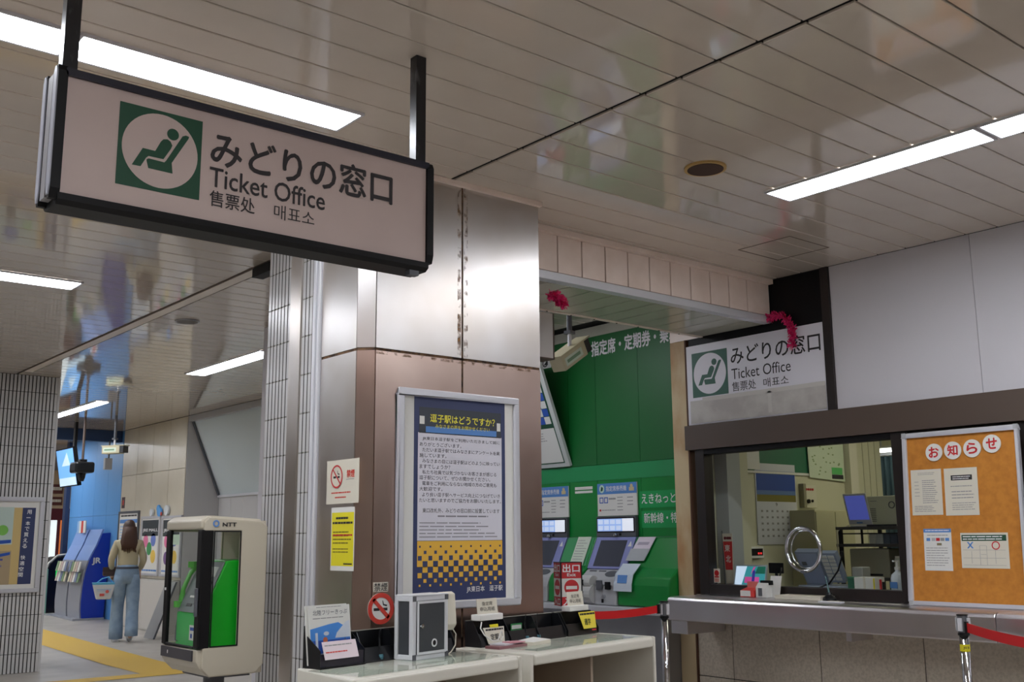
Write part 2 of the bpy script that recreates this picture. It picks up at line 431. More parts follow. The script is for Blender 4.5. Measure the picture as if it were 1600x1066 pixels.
# narrow ribbed tiles on the side of the block
tl0 = build('tile', MB().box(-0.009,0,0,0,0.0312,0.195), TILE, pil, local=True, bevel=0.002, seg=1)
first = True
for row in range(16):
    z = 0.003+0.2*row
    if z+0.19 > H: continue
    for (ya, n) in ((4.652, 4), (4.925, 7)):
        for i in range(n):
            y = ya+0.0378*i
            if first: tl0.location = (2.561, y, z); first = False
            else: inst(tl0, 'tile', pil, (2.561, y, z))
build('tile_grout', MB().box(2.5545,4.65,0,2.565,5.19,H-0.003), GROUTL, pil)
gv = MB()
for (ya, n) in ((4.652, 4), (4.925, 7)):
    for i in range(n-1): gv.box(2.5522,ya+0.0378*i+0.0300,0,2.556,ya+0.0378*(i+1)+.001,H-0.01)
build('tile_groove', gv, GROUT, pil)
build('steel_strip', MB().box(2.546,4.805,0,2.562,4.921,H-0.003), STEEL, pil)

# ---- near wall of the ticket office (faces the hall)
wr = struct('wall_right')
for i in range(6):
    y1 = 3.998-1.0*i; y0 = max(y1-0.997, -2); build('white_panel', MB().box(XW,y0,2.2,XW+0.08,y1,3.188), WALLW, wr)
build('black_panel', MB().box(XW+0.005,4.07,2.80,XW+0.08,5.285,3.188), BLACKM, wr)
build('dark_post', MB().box(XW-0.02,4.0,2.2,XW+0.08,4.062,3.188), BROWND, wr)
build('brown_band', MB().box(XW-0.05,-2,2.012,XW+0.08,5.31,2.196), BROWNP, wr)
build('sign_backing', MB().box(XW+0.02,4.064,2.2,XW+0.08,5.285,2.8), BROWND, wr)
build('dark_panel', MB().box(XW,-2,0.95,XW+0.08,3.49,2.01), BROWND, wr)
for (z0, z1) in ((0.0, 0.366), (0.372, 0.948)):
    for (y0, y1) in ((4.984,5.30),(4.257,4.978),(3.515,4.251),(2.78,3.509),(2.04,2.774),(1.3,2.034),(0.56,1.294)):
        build('stone_panel', MB().box(XW,y0,z0,XW+0.02,y1,z1), STONE, wr, bevel=0.002, seg=1)
build('stone_joint', MB().box(XW+0.006,0.5,0,XW+0.08,5.29,0.948), GROUT, wr)
build('cream_post', MB().box(XW-0.005,5.315,0,XW+0.2,5.468,2.868), RUSTC, wr, bevel=0.004)
build('post_edge', MB().box(XW-0.012,5.30,0,XW+0.1,5.314,2.868), mat('edge_brown', (84, 52, 34), 0.7), wr)
build('wall_top', MB().box(XW+0.0,5.16,2.87,XW+0.2,5.47,3.188), TILEB, wr)
# window of the office
wn = struct('window_1')
fm = MB()
fm.box(XW-0.03,5.150,0.952,XW+0.07,5.235,2.01).box(XW-0.03,3.495,0.952,XW+0.07,3.612,2.01)
build('window_frame', fm, BROWND, wn, bevel=0.003)
build('window_frame', MB().box(XW-0.03,3.613,0.952,XW+0.07,5.149,1.026), BROWND, wn, bevel=0.003)
build('window_frame', MB().box(XW-0.03,3.613,1.972,XW+0.07,5.149,2.01), BLACKM, wn, bevel=0.003)
build('pane', MB().box(XW+0.02,3.613,1.027,XW+0.026,5.149,1.971), GLASS, wn)

# ---- alcove with the green wall
wg = struct('wall_alcove')
XG = 6.30
ye = [5.47,5.98,6.49,6.84,7.33,8.2]
for i in range(5):
    build('green_panel', MB().box(XG,ye[i]+0.002,1.98,XG+0.08,ye[i+1]-0.002,3.10), GREENW, wg)
    build('green_panel', MB().box(XG,ye[i]+0.002,1.37,XG+0.08,ye[i+1]-0.002,1.977), GREENC, wg)
build('green_band', MB().box(XG-0.004,5.47,1.845,XG,8.2,1.974), GREENL, wg)
build('wall_head', MB().box(XG-0.01,5.47,3.10,XG+0.08,8.2,3.188), CEILG, wg)
build('back_panel', MB().box(4.1,8.2,0,6.38,8.28,3.188), WALLW, wg)
build('side_panel', MB().box(4.04,5.16,0,4.1,8.28,3.188), WALLW, wg)
build('block_panel', MB().box(3.652,5.17,0,4.038,5.19,3.188), WALLW, wg)
text('指定席・定期券・乗車券', FX(XG), -6.525,2.925,-5.42,3.055, WHITEI, wg, 0.003, 0.035)
lg = MB(); f = FX(XG); f.rect(lg,-7.22,2.90,-7.06,2.995,0.001,0.003); build('logo_plate', lg, WHITEI, wg)
build('logo_print', f.ring(f.poly(MB(), [(-7.16,2.93),(-7.10,2.93),(-7.12,2.965)], .003,.004), -7.14,2.948,.036,.026,.003,.004), INK, wg)
g2 = MB(); f.rect(g2,-6.00,1.60,-5.49,1.735,0.001,0.003); f.rect(g2,-5.98,1.44,-5.49,1.575,0.001,0.003)
build('green_caption_panel', g2, mat('caption_green', (24,158,84), .4), wg)
text('えきねっと予約', f, -5.975,1.632,-5.45,1.715, WHITEI, wg, 0.005, 0.012)
text('新幹線・特急券', f, -5.955,1.478,-5.45,1.56, WHITEI, wg, 0.005, 0.012)
build('small_caption', lines(f.rect(MB(), -6.77,1.775,-6.55,1.80,.001,.003), f, -6.765,1.797,-6.555,1.778,1,.003,.004,.3), PAPER, wg)
build('small_caption', f.rect(MB(), -6.77,1.745,-6.55,1.765,.001,.003), PAPER, wg)

# ---- far hall: cream tiled wall, window bay, blue wall, column, end
wf = struct('wall_far_right')
yt = [14.96+0.665*i for i in range(5)]
build('wall_core', MB().box(XW+0.03,14.96,0,XW+0.12,17.62,H-0.002), GROUTL, wf)
for (z0,z1) in ((0.0,0.80),(0.806,1.62),(1.626,2.42),(2.426,H-0.004)):
    for i in range(4): build('wall_tile', MB().box(XW,yt[i]+0.004,z0,XW+0.032,yt[i+1]-0.004,z1), CREAMT, wf, bevel=0.002, seg=1)
build('return_panel', MB().prism([(XW,14.955,0),(6.66,14.955,0),(6.66,14.955,2.02),(6.20,14.955,3.14),(XW,14.955,3.187)], (0,0.03,0)), mat('return_grey', (196,194,194), .5), wf)
for i in range(6):
    build('wall_tile', MB().box(6.66,14.95-0.42*(i+1)+.004,0,6.69,14.95-0.42*i,2.0), TILE, wf, bevel=0.002, seg=1)
build('wall_core', MB().box(6.68,9.0,0,6.72,14.95,2.0), GROUTL, wf)
build('wall_tile', MB().box(6.66,9.0,0,6.69,12.42,2.0), TILE, wf)
w2 = struct('window_2')
for (y0,y1) in ((12.0,14.945),):
    build('pane', MB().prism([(6.66,y0,2.03),(6.20,y0,3.12),(6.208,y0,3.123),(6.668,y0,2.033)], (0,y1-y0,0)), FROST, w2)
build('window_frame', MB().prism([(6.655,y0,2.0),(6.19,y0,3.12),(6.165,y0,3.12),(6.63,y0,2.0)], (0,-.04,0)), ALU, w2)
build('window_frame', MB().prism([(6.655,14.94,2.0),(6.19,14.94,3.12),(6.175,14.94,3.12),(6.64,14.94,2.0)], (0,-.05,0)), GREYD, w2)
build('window_frame', MB().box(6.63,12.0,1.995,6.68,14.94,2.03), ALU, w2)
build('window_frame', MB().box(6.14,12.0,3.10,6.24,14.94,H-0.003), GREYP, w2)
build('sky_panel', MB().box(6.75,12.0,2.0,6.78,14.94,H-0.003), WALLW, w2)

wb = struct('wall_blue'); hdr = struct('trim_3')
for i in range(4):
    a = 17.63+0.66*i
    for (z0,z1) in ((0,1.80),(1.805,H-0.004)): build('blue_panel', MB().box(XW,a+.003,z0,XW+0.06,a+.657,z1), BLUEW, wb)
build('blue_header', MB().box(5.0,17.7,3.0,6.135,17.85,H-0.003), mat('header_navy', (34, 62, 104), .5), hdr)
build('dark_end_post', MB().box(6.06,20.28,0.1,6.135,20.42,H-0.004), mat('post_navy', (44,56,86), .5), hdr)

col = struct('wall_column')
cz = H-0.004
build('column_core', MB().box(2.0,12.262,0,3.50,13.2,cz), GROUT, col)
ct = MB()
n = 0
x = 3.49
while x > 2.05:
    for row in range(16):
        z0 = 0.2*row+0.003; z1 = min(z0+0.194, cz)
        if z1-z0 > 0.02: ct.box(x-0.027,12.25,z0,x,12.264,z1)
    x -= 0.0395
build('tiles', ct, TILE, col, kind='stuff')
build('row_grout', MB().box(2.0,12.255,0,3.50,12.262,0.003).box(3.50,12.26,0,3.515,13.2,cz), BROWNP, col)
ct2 = MB(); y = 12.27
build('corner_strip', MB().box(3.49,12.245,0,3.516,12.262,cz), TILE, col, bevel=.003)

we = struct('wall_far_end')
build('end_wall', MB().box(3.0,27,0,12,27.1,2.3), mat('shop_wall', (206,190,164), .6), we)
build('end_wall_upper', MB().box(3.0,27,2.3,12,27.1,H), mat('shop_head', (190,178,166), .6), we)
build('hall_end_right', MB().box(7.6,20.5,0,7.7,27,H), WALLW, we)

# unseen walls behind and beside the eye, added to contain the light
build_back = struct('wall_back')
build('added_wall', MB().box(-6,-6.1,0,12,-6,H), mat('added_wall_pale', (222,214,206), .6), build_back)
build('added_wall', MB().box(-6.1,-6,0,-6,30,H), mat('added_wall_pale', (222,214,206), .6), build_back)

# office interior shell
wo = struct('wall_office')
build('partition', MB().box(6.42,5.35,0,8.26,5.42,2.60), OFFW, wo)
build('partition_post', MB().box(8.24,5.28,0,8.36,5.42,2.60), mat('office_post', (214,210,190), .5), wo)
for i in range(5): build('door_slat', MB().box(8.38+0.10*i,5.36,0,8.47+0.10*i,5.40,2.60), OFFW, wo)
build('rear_wall', MB().box(11.5,0,0,11.6,8,2.6), OFFW, wo)
build('rear_wall', MB().box(8.9,7.2,0,11.5,7.3,2.6), OFFW, wo)
build('side_wall', MB().box(XW+.08,0.0,0,11.5,0.08,2.6), OFFW, wo)
build('office_ceiling', MB().box(XW+.08,0.08,2.60,11.5,5.34,2.66).box(8.3,5.34,2.6,11.5,7.3,2.66), mat('office_ceiling', (206,205,190), .7), wo)
build('office_pillar', MB().box(6.46,5.22,0,6.62,5.34,2.60), mat('office_pillar', (168,172,172), .5), wo)
build('corner_post', MB().box(6.66,5.27,0,6.78,5.35,2.60), OFFW, wo)

# ================================================================== CEILING LIGHTS
def lamp(label, x0, y0, x1, y1, group='recessed tube lights in the ceiling'):
    t = thing('ceiling_light', label, 'light', ((x0+x1)/2, (y0+y1)/2, H-0.02), 0, group)
    m = MB(); f = F((0,0,H-0.001),(1,0,0),(0,1,0),(0,0,-1)); frame_rect(m, f, x0-.012,y0-.012,x1+.012,y1+.012,.012,0,.012)
    build('frame', m, ALUW, t)
    build('diffuser', MB().box(x0,y0,H-0.008,x1,y1,H-0.002), mat('tube_light', (250,250,250), .4, emit=((244,248,255), LAMP)), t)
    return t
lamp('bright strip light above the hanging sign, its right half', 1.06,3.715,2.23,3.925)
lamp('bright strip light left of the hanging sign post', -0.20,3.715,1.03,3.925)
lamp('strip light cut off by the left edge below the hanging sign', 1.0,7.54,2.256,7.78)
lamp('strip light over the notice board wall, the longer one in view', 4.49,2.13,4.69,3.27)
lamp('strip light at the right edge beyond the gap in the row', 4.49,0.9,4.69,2.095)
lamp('strip light behind the white tiled pillar in the far hall', 4.50,9.3,4.71,11.1)
lamp('farthest strip light, just right of the tiled column', 4.50,14.06,4.66,16.4)
lamp('unseen strip light added at the near left of the hall', 0.6,0.4,0.8,1.6)  # unseen from here down to the office lamps, added for more light
lamp('unseen strip light added over the near right of the hall', 4.49,-1.2,4.69,0.2)
lamp('unseen strip light added behind the viewer on the left', -1.6,-0.6,-0.4,-0.4)
lamp('unseen strip light added behind the viewer in the middle', 1.6,-2.6,2.8,-2.4)
lamp('added strip light far left hidden by the tiled column', -0.8,10.6,0.4,10.8)  # added out of sight to brighten the far hall
lamp('unseen strip light added beyond the blue wall', 4.6,21.5,4.8,23.5)
lamp('strip light over the middle of the far hall, hidden by the pillar', 4.50,5.9,4.71,7.7) if False else None
lamp('added strip light in the far hall hidden above the tiled column', 1.2,13.4,2.6,13.6)  # hidden lamps added to lift the far hall walls
lamp('added strip light in the far hall, hidden left of the farther row', 0.6,16.0,2.6,16.25)
lamp('unseen strip light added in the far hall, beyond the farther row', 1.6,18.4,3.6,18.65)
lamp('unseen strip light added in the far hall left of the ribbed column', -2.0,14.6,0.0,14.85)
lamp('unseen strip light added past the blue header', 3.6,19.6,5.6,19.85)
lamp('unseen strip light added on the left side of the hall', -1.6,3.715,-0.4,3.925)  # further unseen lamps, added to raise light on the near surfaces
lamp('added strip light left of the cut-off one, out of view', -0.6,7.54,0.7,7.78)
lamp('unseen strip light added behind the viewer near the counter row', 2.2,-0.9,3.4,-0.7)
lamp('unseen strip light added behind the viewer at the far back', 0.2,-4.0,1.6,-3.8)
lamp('unseen strip light added behind the viewer on the right', 4.49,-3.2,4.69,-1.8)
for i,(x, y) in enumerate(((8.0,2.2),(8.0,4.3),(9.9,3.5),(10.2,6.2))):
    t = thing('ceiling_light', ['office lamp panel over the counter clerk side','office lamp panel over the calendar partition','office lamp panel at the rear of the office','office lamp panel in the rear room'][i], 'light', (x,y,2.58))
    build('frame', MB().box(x-.64,y-.16,2.585,x+.64,y+.16,2.599), ALUW, t)
    build('diffuser', MB().box(x-.6,y-.12,2.575,x+.6,y+.12,2.584), mat('office_light', (250,250,240), .4, emit=((255,250,225), OFFICE*0.35)), t)
t = thing('ceiling_light', 'unseen strip light added in the alcove over the green machines', 'light', (4.9,6.6,H-.02))  # hidden lamp added so the green wall and machines are brighter
build('frame', MB().box(4.78,6.0,H-.014,5.02,7.2,H-.001), ALUW, t)
build('diffuser', MB().box(4.8,6.02,H-.02,5.0,7.18,H-.015), mat('alcove_fill_light', (250,250,250), .4, emit=((244,248,255), 26)), t)

# ================================================================== HANGING SIGN
t = thing('hanging_sign', 'large hanging ticket office sign box with black frame and green seat emblem', 'sign', (1.48, 3.12, 2.34))
def oct_ring(mb, x0, x1, y0, y1, z0, z1, c, s):     # end cap: bevelled plate outline in y-z
    return mb.prism([(x0,y0+c*.3,z0),(x0,y0,z0+c),(x0,y0,z1-c*.6),(x0,y0+c*.3,z1),(x0,y1-c*.3,z1),(x0,y1,z1-c*.6),(x0,y1,z0+c),(x0,y1-c*.3,z0)], (x1-x0,0,0))
build('end_cap', oct_ring(MB(), .807,.835, 3.05,3.085, 2.342,2.752,.03,0), BLACKM, t)
build('end_cap', oct_ring(MB(), .807,.835, 3.155,3.19, 2.342,2.752,.03,0), BLACKM, t)
build('end_cap', oct_ring(MB(), 2.122,2.150, 3.05,3.19, 2.362,2.745,.03,0), BLACKM, t)
build('end_sheen', oct_ring(MB(), .803,.807, 3.052,3.083, 2.352,2.748,.03,0), mat('sheen_grey',(176,178,190),.35), t)  # strong light on the black end faces, put into pale grey plates
build('end_sheen', oct_ring(MB(), .803,.807, 3.157,3.188, 2.352,2.748,.03,0), mat('sheen_grey',(176,178,190),.35), t)
build('top_rail', MB().box(.83,3.05,2.722,2.13,3.085,2.745).box(.83,3.155,2.722,2.13,3.19,2.745), mat('rail_navy', (30,30,44), .35), t)
build('bottom_rail', MB().prism([(.83,3.052,2.362),(.83,3.052,2.342),(.83,3.07,2.330),(.83,3.17,2.330),(.83,3.188,2.342),(.83,3.188,2.362)], (1.30,0,0)), BLACKM, t)
build('bottom_latch', MB().box(2.06,3.07,2.312,2.10,3.10,2.331), GREYD, t)
build('inner_panel', MB().box(.836,3.06,2.362,2.121,3.18,2.722), SIGNF, t)
f = FY(3.0595)
emblem(f, .992, 2.424, .262, SIGNF, GREENI, t)
SI = mat('sign_ink', (42,36,38), .5)
text('みどりの窓口', f, 1.287,2.553,1.972,2.667, SI, t, .0012, .026)
text('Ticket Office', f, 1.285,2.478,1.700,2.543, SI, t, .0012, .012)
text('售票处', f, 1.288,2.414,1.443,2.466, SI, t, .0012, .010)
text('매표소', f, 1.512,2.414,1.662,2.464, SI, t, .0012, .004)
PST = mat('post_black_worn', (30,29,33), .3, noise=(30, (96,96,100), .58, .75), stretch=(1,1,.3))
build('hanger_post', MB().box(2.102,3.100,2.735,2.146,3.142,H-.001), PST, t)
build('hanger_post', MB().box(.829,3.100,2.735,.873,3.142,H-.001), PST, t)
build('hanger_stem', MB().box(.806,3.098,2.352,.835,3.144,2.735), mat('stem_grey',(150,148,152),.4), t)

# ================================================================== SIGN OVER THE OFFICE WINDOW
t = thing('wall_sign', 'white ticket office sign with green seat emblem above the office window', 'sign', (XW, 4.68, 2.2))
build('sign_panel', MB().box(XW-.012,4.068,2.202,XW+.018,5.298,2.812), SIGNW, t, bevel=.003)
f = FX(XW-.012)
emblem(f, -5.243, 2.408, .342, SIGNW, mat('emblem_green_dull', (40,92,76), .5), t)
text('みどりの窓口', f, -4.866,2.618,-4.094,2.748, INK, t, .0012, .014)
text('Ticket Office', f, -4.866,2.506,-4.345,2.586, INK, t, .0012, .006)
text('售票处', f, -4.866,2.416,-4.650,2.486, INK, t, .0012, .006)
text('매표소', f, -4.584,2.416,-4.368,2.480, INK, t, .0012, .0)
pm = MB(); f.rect(pm,-5.27,2.212,-4.072,2.385,.001,.004)
build('taped_paper', pm, mat('taped_paper', (196,192,186), .5, noise=(5,(178,172,168),.4,.6), bump=(9,.5)), t)
tp_ = MB(); f.rect(tp_,-5.15,2.372,-4.072,2.402,.004,.005); f.rect(tp_,-4.55,2.23,-4.52,2.385,.004,.005); build('clear_tape', tp_, mat('tape', (206,202,196), .15), t)

# pink tinsel, a curl of metallic foil strands
def tinsel(path, label, seed, rr, cut):
    random.seed(seed); m = MB(); P = [Vector(p) for p in path]
    t = thing('tinsel_garland', label, 'tinsel', P[-1])
    build('cord', MB().tube(P, .004, 6), TINSEL, t)
    n = 420
    for i in range(n):
        s = random.random()*(len(P)-1); k = min(int(s), len(P)-2); c = P[k].lerp(P[k+1], s-k)
        d = Vector((random.uniform(-1,1), random.uniform(-1,1), random.uniform(-1,1))).normalized()
        if d.x*cut > 0: d.x = -d.x*.3
        e = d.cross(Vector((0,0,1))).normalized()*.0045; q = c+d*rr*random.uniform(.5,1); q2 = q+Vector((0,0,-.006))
        m.add([c-e, c+e, q+e*.5, q2-e*.5, c+Vector((0,0,.003)), q+Vector((0,0,.004))], [(0,1,2,3),(0,4,5,3),(1,4,5,2)])
    build('foil_strands', m, TINSEL, t, kind='stuff')
def tq(z, y, x=XW-.045): return (x, y, z)
tinsel([tq(2.89,4.50),tq(2.915,4.43),tq(2.895,4.36),tq(2.84,4.31),tq(2.78,4.285),tq(2.72,4.285),tq(2.67,4.30)], 'drooping pink tinsel curl on the sign above the office window', 3, .050, 1)
tinsel([(3.97,4.44,2.755),(4.01,4.44,2.765),(4.045,4.45,2.745),(4.07,4.45,2.72)], 'short pink tinsel tuft hung beside the top of the steel pillar', 5, .044, 0)

# ================================================================== CEILING SPEAKERS
def speaker(cx, cy, r, label, dark):
    t = thing('ceiling_speaker', label, 'speaker', (cx,cy,H-.012))
    build('rim', MB().lathe((cx,cy,H-.012), [(r*.84,.0),(r,.0),(r,.011),(r*.84,.011)], 32), mat('speaker_rim', (190,156,96), .5) if dark else GREYP, t, smooth=False)
    build('grille', MB().lathe((cx,cy,H-.014), [(r*.86,0),(r*.86,.012)], 32), mat('speaker_brown', (72,52,42), .8) if dark else mat('speaker_grey', (120,116,112), .8), t)
speaker(3.94,3.232,.105,'round brown ceiling speaker with tan rim near the right strip light',True)
speaker(3.39,8.39,.10,'round grey ceiling speaker in the far hall beside the joint cover',False)

# ================================================================== PILLAR NOTICES
FP = FY(4.18)
t = thing('framed_notice', 'silver snap-frame holding the navy and yellow survey poster on the pillar', 'poster', (3.1,4.17,1.03))
x0,x1,z0,z1 = 2.737,3.482,1.038,2.085
fr_ = MB(); frame_rect(fr_, FP, x0,z0,x1,z1,.034,.004,.026); build('frame', fr_, ALUW, t, bevel=.007)
build('backing', FP.rect(MB(), x0+.02,z0+.02,x1-.02,z1-.02,.004,.010), PAPER, t)
px0,px1,pz0,pz1 = 2.832,3.393,1.078,2.052
build('poster', FP.rect(MB(), px0,pz0,px1,pz1,.010,.0115), NAVY, t)
Wp, Hp = px1-px0, pz1-pz0
def pr(a,b,c,d,d0,d1,mb=None): return FP.rect(mb or MB(), px0+a*Wp, pz1-d*Hp, px0+c*Wp, pz1-b*Hp, d0, d1)
build('header_panel', pr(.05,.055,.955,.185,.0115,.012), mat('header_slate', (50,56,66), .5), t)
build('text_panel', pr(.04,.182,.96,.71,.0115,.012), mat('poster_lilac_white', (214,212,222), .55), t)
build('header_stripe', pr(.12,.150,.90,.180,.012,.0125), BLUEI, t)
build('header_square', pr(.055,.100,.105,.140,.0125,.013), PAPER, t)
build('header_square', pr(.905,.108,.945,.150,.0125,.013), PAPER, t)
def ptx(s,a,b,c,d,m,w=0.0,sp=1.0): return text(s, FP, px0+a*Wp, pz1-d*Hp, px0+c*Wp, pz1-b*Hp, m, t, .0135, w, spacing=sp)
ptx('逗子駅はどうですか？',.165,.088,.88,.128, mat('ink_yellow',(232,224,70),.5), .02)
ptx('みなさまの声をお聞かせください',.22,.136,.82,.156, mat('ink_yellow',(232,224,70),.5), .008)
body = ['　JR東日本逗子駅をご利用いただきまして誠に','ありがとうございます。','　ただいま逗子駅ではみなさまにアンケートを実','施しています。','　みなさまの目には逗子駅はどのように映ってい','ますでしょうか？','　私たち社員では気づかないお客さまが感じる','逗子駅について、ぜひお聞かせください。','　電車をご利用にならない地域の方のご意見も','大歓迎です。','　より良い逗子駅へサービス向上につなげていき','たいと思いますのでご協力をお願いいたします。']
ms = MB()
for i, s in enumerate(body):
    b = .202+.0275*i; ln = len(s.strip('　')); a = .085 if s[0] == '　' else .055
    put_text(ms, s.strip('　'), FP, px0+a*Wp, pz1-(b+.020)*Hp, px0+(a+ln*.0405)*Wp, pz1-b*Hp, .0135, .006)
put_text(ms, '東口改札外、みどりの窓口前に設置しています', FP, px0+.09*Wp, pz1-.575*Hp, px0+.93*Wp, pz1-.553*Hp, .0135, .006)
build('lettering', ms, mat('ink_text',(70,68,74),.6), t)
lm = MB(); lines(lm, FP, px0+.25*Wp, pz1-.583*Hp, px0+.80*Wp, pz1-.600*Hp, 1, .0125,.013,.4); lines(lm, FP, px0+.06*Wp, pz1-.615*Hp, px0+.93*Wp, pz1-.70*Hp, 5, .0125,.013,.28)
build('small_print', lm, mat('ink_faint',(140,138,146),.6), t)
build('amber_panel', pr(.04,.712,.96,.835,.012,.0125), AMBER, t)
bw = Wp*.92/17; ck = MB(); cn = MB()
rows = [(.735,.30,0),(.762,.50,1),(.790,.72,0),(.818,.92,1)]
for (b, s, o) in rows:
    for i in range(17):
        if i % 2 == o:
            cx = px0+.04*Wp+bw*(i+.5); cy = pz1-b*Hp-.004; FP.rect(cn, cx-bw*s/2, cy-bw*s/2, cx+bw*s/2, cy+bw*s/2, .0125,.013)
for (b, s, o) in [(.848,.95,1),(.876,.78,0),(.902,.55,1),(.924,.34,0)]:
    for i in range(17):
        if i % 2 == o:
            cx = px0+.04*Wp+bw*(i+.5); cy = pz1-b*Hp; FP.rect(ck, cx-bw*s/2, cy-bw*s/2, cx+bw*s/2, cy+bw*s/2, .0125,.013)
build('check_squares', cn, NAVY, t); build('check_squares', ck, AMBER, t)
ptx('JR東日本　逗子駅',.56,.936,.96,.968, WHITEI, .012)

def no_smoke(f, a, b, r, d, parent, bg, red, w=.26):
    build('sign_disc', f.disc(MB(), a, b, r, d, d+.002), bg, parent)
    m = MB(); f.rect(m, a-r*.55, b-r*.14, a-r*.12, b+r*.04, d+.002, d+.0025); f.rect(m, a+r*.15, b-r*.14, a+r*.5, b+r*.04, d+.002, d+.0025)
    f.poly(m, [(a+r*.10,b+r*.50),(a+r*.14,b+r*.52),(a+r*.22,b+r*.28),(a+r*.48,b+r*.22),(a+r*.44,b+r*.12),(a+r*.16,b+r*.20)], d+.002,d+.0025)
    build('cigarette', m, INK, parent)
    m = MB(); f.ring(m, a, b, r, r*(1-w), d+.0025, d+.0035)
    c, s = math.cos(R(135)), math.sin(R(135)); h_ = r*w*.42; l = r*(1-w*.5)
    f.poly(m, [(a+c*l-s*h_,b+s*l+c*h_),(a-c*l-s*h_,b-s*l+c*h_),(a-c*l+s*h_,b-s*l-c*h_),(a+c*l+s*h_,b+s*l-c*h_)], d+.0025, d+.0035)
    build('prohibition_ring', m, red, parent)
t = thing('no_smoking_sticker', 'round red no-smoking sticker low on the pillar front', 'sign', (2.664,4.178,1.05))
no_smoke(FP, 2.664, 1.058, .070, .001, t, PAPER, REDO, .3)
t = thing('caption_sticker', 'small white no-smoking caption above the round red sticker', 'sign', (2.664,4.178,1.15))
build('label', FP.rect(MB(), 2.622,1.133,2.702,1.175,.001,.002), PAPERC, t)
text('禁煙', FP, 2.626,1.136,2.698,1.172, INK, t, .003, .01)
FS = FX(2.55)
t = thing('no_smoking_notice', 'white paper no-smoking notice on the pillar side', 'poster', (2.548,4.345,1.535))
build('paper', FS.rect(MB(), -4.492,1.535,-4.198,1.741,.001,.003), PAPERC, t)
no_smoke(FS, -4.395, 1.663, .055, .003, t, PAPERC, REDI, .14)
text('禁煙', FS, -4.305,1.655,-4.235,1.690, REDO, t, .004, .03)
lm = MB(); lines(lm, FS, -4.31,1.650,-4.235,1.643,1,.003,.0035,.4); build('small_print', lm, INKG, t)
lm = MB(); lines(lm, FS, -4.445,1.592,-4.27,1.580,1,.003,.0035,.5,0); lines(lm, FS, -4.41,1.570,-4.31,1.558,1,.003,.0035,.5,0); build('small_print', lm, REDO, t)
t = thing('yellow_notice', 'tall bright yellow notice with white margins under the white paper on the pillar side', 'poster', (2.548,4.335,1.225))
build('paper', FS.rect(MB(), -4.440,1.226,-4.230,1.518,.001,.003), PAPER, t)
build('yellow_panel', FS.rect(MB(), -4.434,1.248,-4.234,1.494,.003,.0035), YELP, t)
lm = MB(); lines(lm, FS, -4.395,1.474,-4.285,1.458,1,.0035,.004,.6,0); lines(lm, FS, -4.425,1.452,-4.245,1.436,1,.0035,.004,.6,0)
lines(lm, FS, -4.32,1.262,-4.245,1.252,1,.0035,.004,.6,0); build('headline', lm, INK, t)
lm = MB(); lines(lm, FS, -4.42,1.412,-4.25,1.345,4,.0035,.004,.35,.2); lines(lm, FS, -4.42,1.333,-4.25,1.305,2,.0035,.004,.35,.2); build('small_print', lm, mat('ink_olive',(120,110,20),.6), t)
lm = MB(); lines(lm, FS, -4.42,1.396,-4.245,1.381,1,.004,.0045,.5,0); build('red_line', lm, REDI, t)

# ================================================================== WRITING DESKS
ZD = .875
RD = R(11)
def desk(label, ox, oy, w, depth, sk=0):
    t = thing('writing_desk', label, 'desk', (ox,oy,0), RD, 'writing desks along the pillar')
    B = lambda *a: MB().box(*a)
    build('desk_top', MB().prism([(0,0,ZD-.03),(w,0,ZD-.03),(w,depth,ZD-.03),(sk,depth,ZD-.03)],(0,0,.03)), DESKM, t, bevel=.010, local=True, seg=3)
    build('front_rail', B(.004,-.008,ZD-.052,w-.004,.02,ZD-.006), DESKM, t, bevel=.010, local=True, seg=3)
    build('side_panel', MB().prism([(-.022,-.006,0),(0,-.006,0),(sk,depth,0),(sk-.022,depth,0)],(0,0,ZD-.0005)), DESKM, t, bevel=.006, local=True)
    build('side_panel', B(w,-.006,0,w+.022,depth,ZD-.0005), DESKM, t, bevel=.008, local=True)
    build('back_panel', B(sk+.002,depth-.02,.02,w-.002,depth-.002,ZD-.032), DESKIN, t, local=True)
    build('inner_shelf', B(sk+.004,.03,.42,w-.004,depth-.022,.44), DESKIN, t, local=True)
    build('divider', B(w*.5,.04,.0,w*.5+.018,depth-.022,ZD-.032), DESKIN, t, local=True)
    return t
D1 = (2.052, 3.380, .925, .44); D2 = (3.072, 3.592, .975, .44)
desk('white writing desk on the left holding the grey suggestion box', *D1, sk=.115)
desk('white writing desk on the right reaching past the pillar edge', *D2)
def DW(D, a, b, z=ZD):
    c, s = math.cos(RD), math.sin(RD); return (D[0]+a*c-b*s, D[1]+a*s+b*c, z)
def put(name, label, cat, D, a, b, rz=0, group=None, z=ZD):
    return thing(name, label, cat, DW(D,a,b,z), RD+rz, group)
L_ = dict(local=True)
def Fl(y=0, tilt=0):     # local facing -y, tilted back
    return F((0,y,0),(1,0,0),(0,math.sin(tilt),math.cos(tilt)))
# clear sheets on the desk tops
for D, lab in ((D1,'thin clear sheet with printed forms on the left desk'),(D2,'thin clear sheet with printed forms on the right desk')):
    t = put('desk_sheet', lab, 'desk mat', D, D[2]*.5, .17, z=ZD+.0005)
    build('printed_form', MB().box(-.40,-.13,0,-.12,.13,.0006).box(.02,-.13,0,.36,.13,.0006), mat('form_green',(214,214,202),.5), t, **L_)
    lm = MB(); fz = F((0,0,.0006),(1,0,0),(0,1,0)); lines(lm, fz, -.39,.12,-.14,-.12,10,0,.0004,.2,.4); lines(lm, fz, .04,.12,.34,-.12,10,0,.0004,.2,.4)
    build('form_lines', lm, mat('form_ink',(130,160,140),.6), t, **L_)
    build('clear_sheet', MB().box(-.43,-.15,.0012,.43,.15,.003), ACRYL, t, **L_)
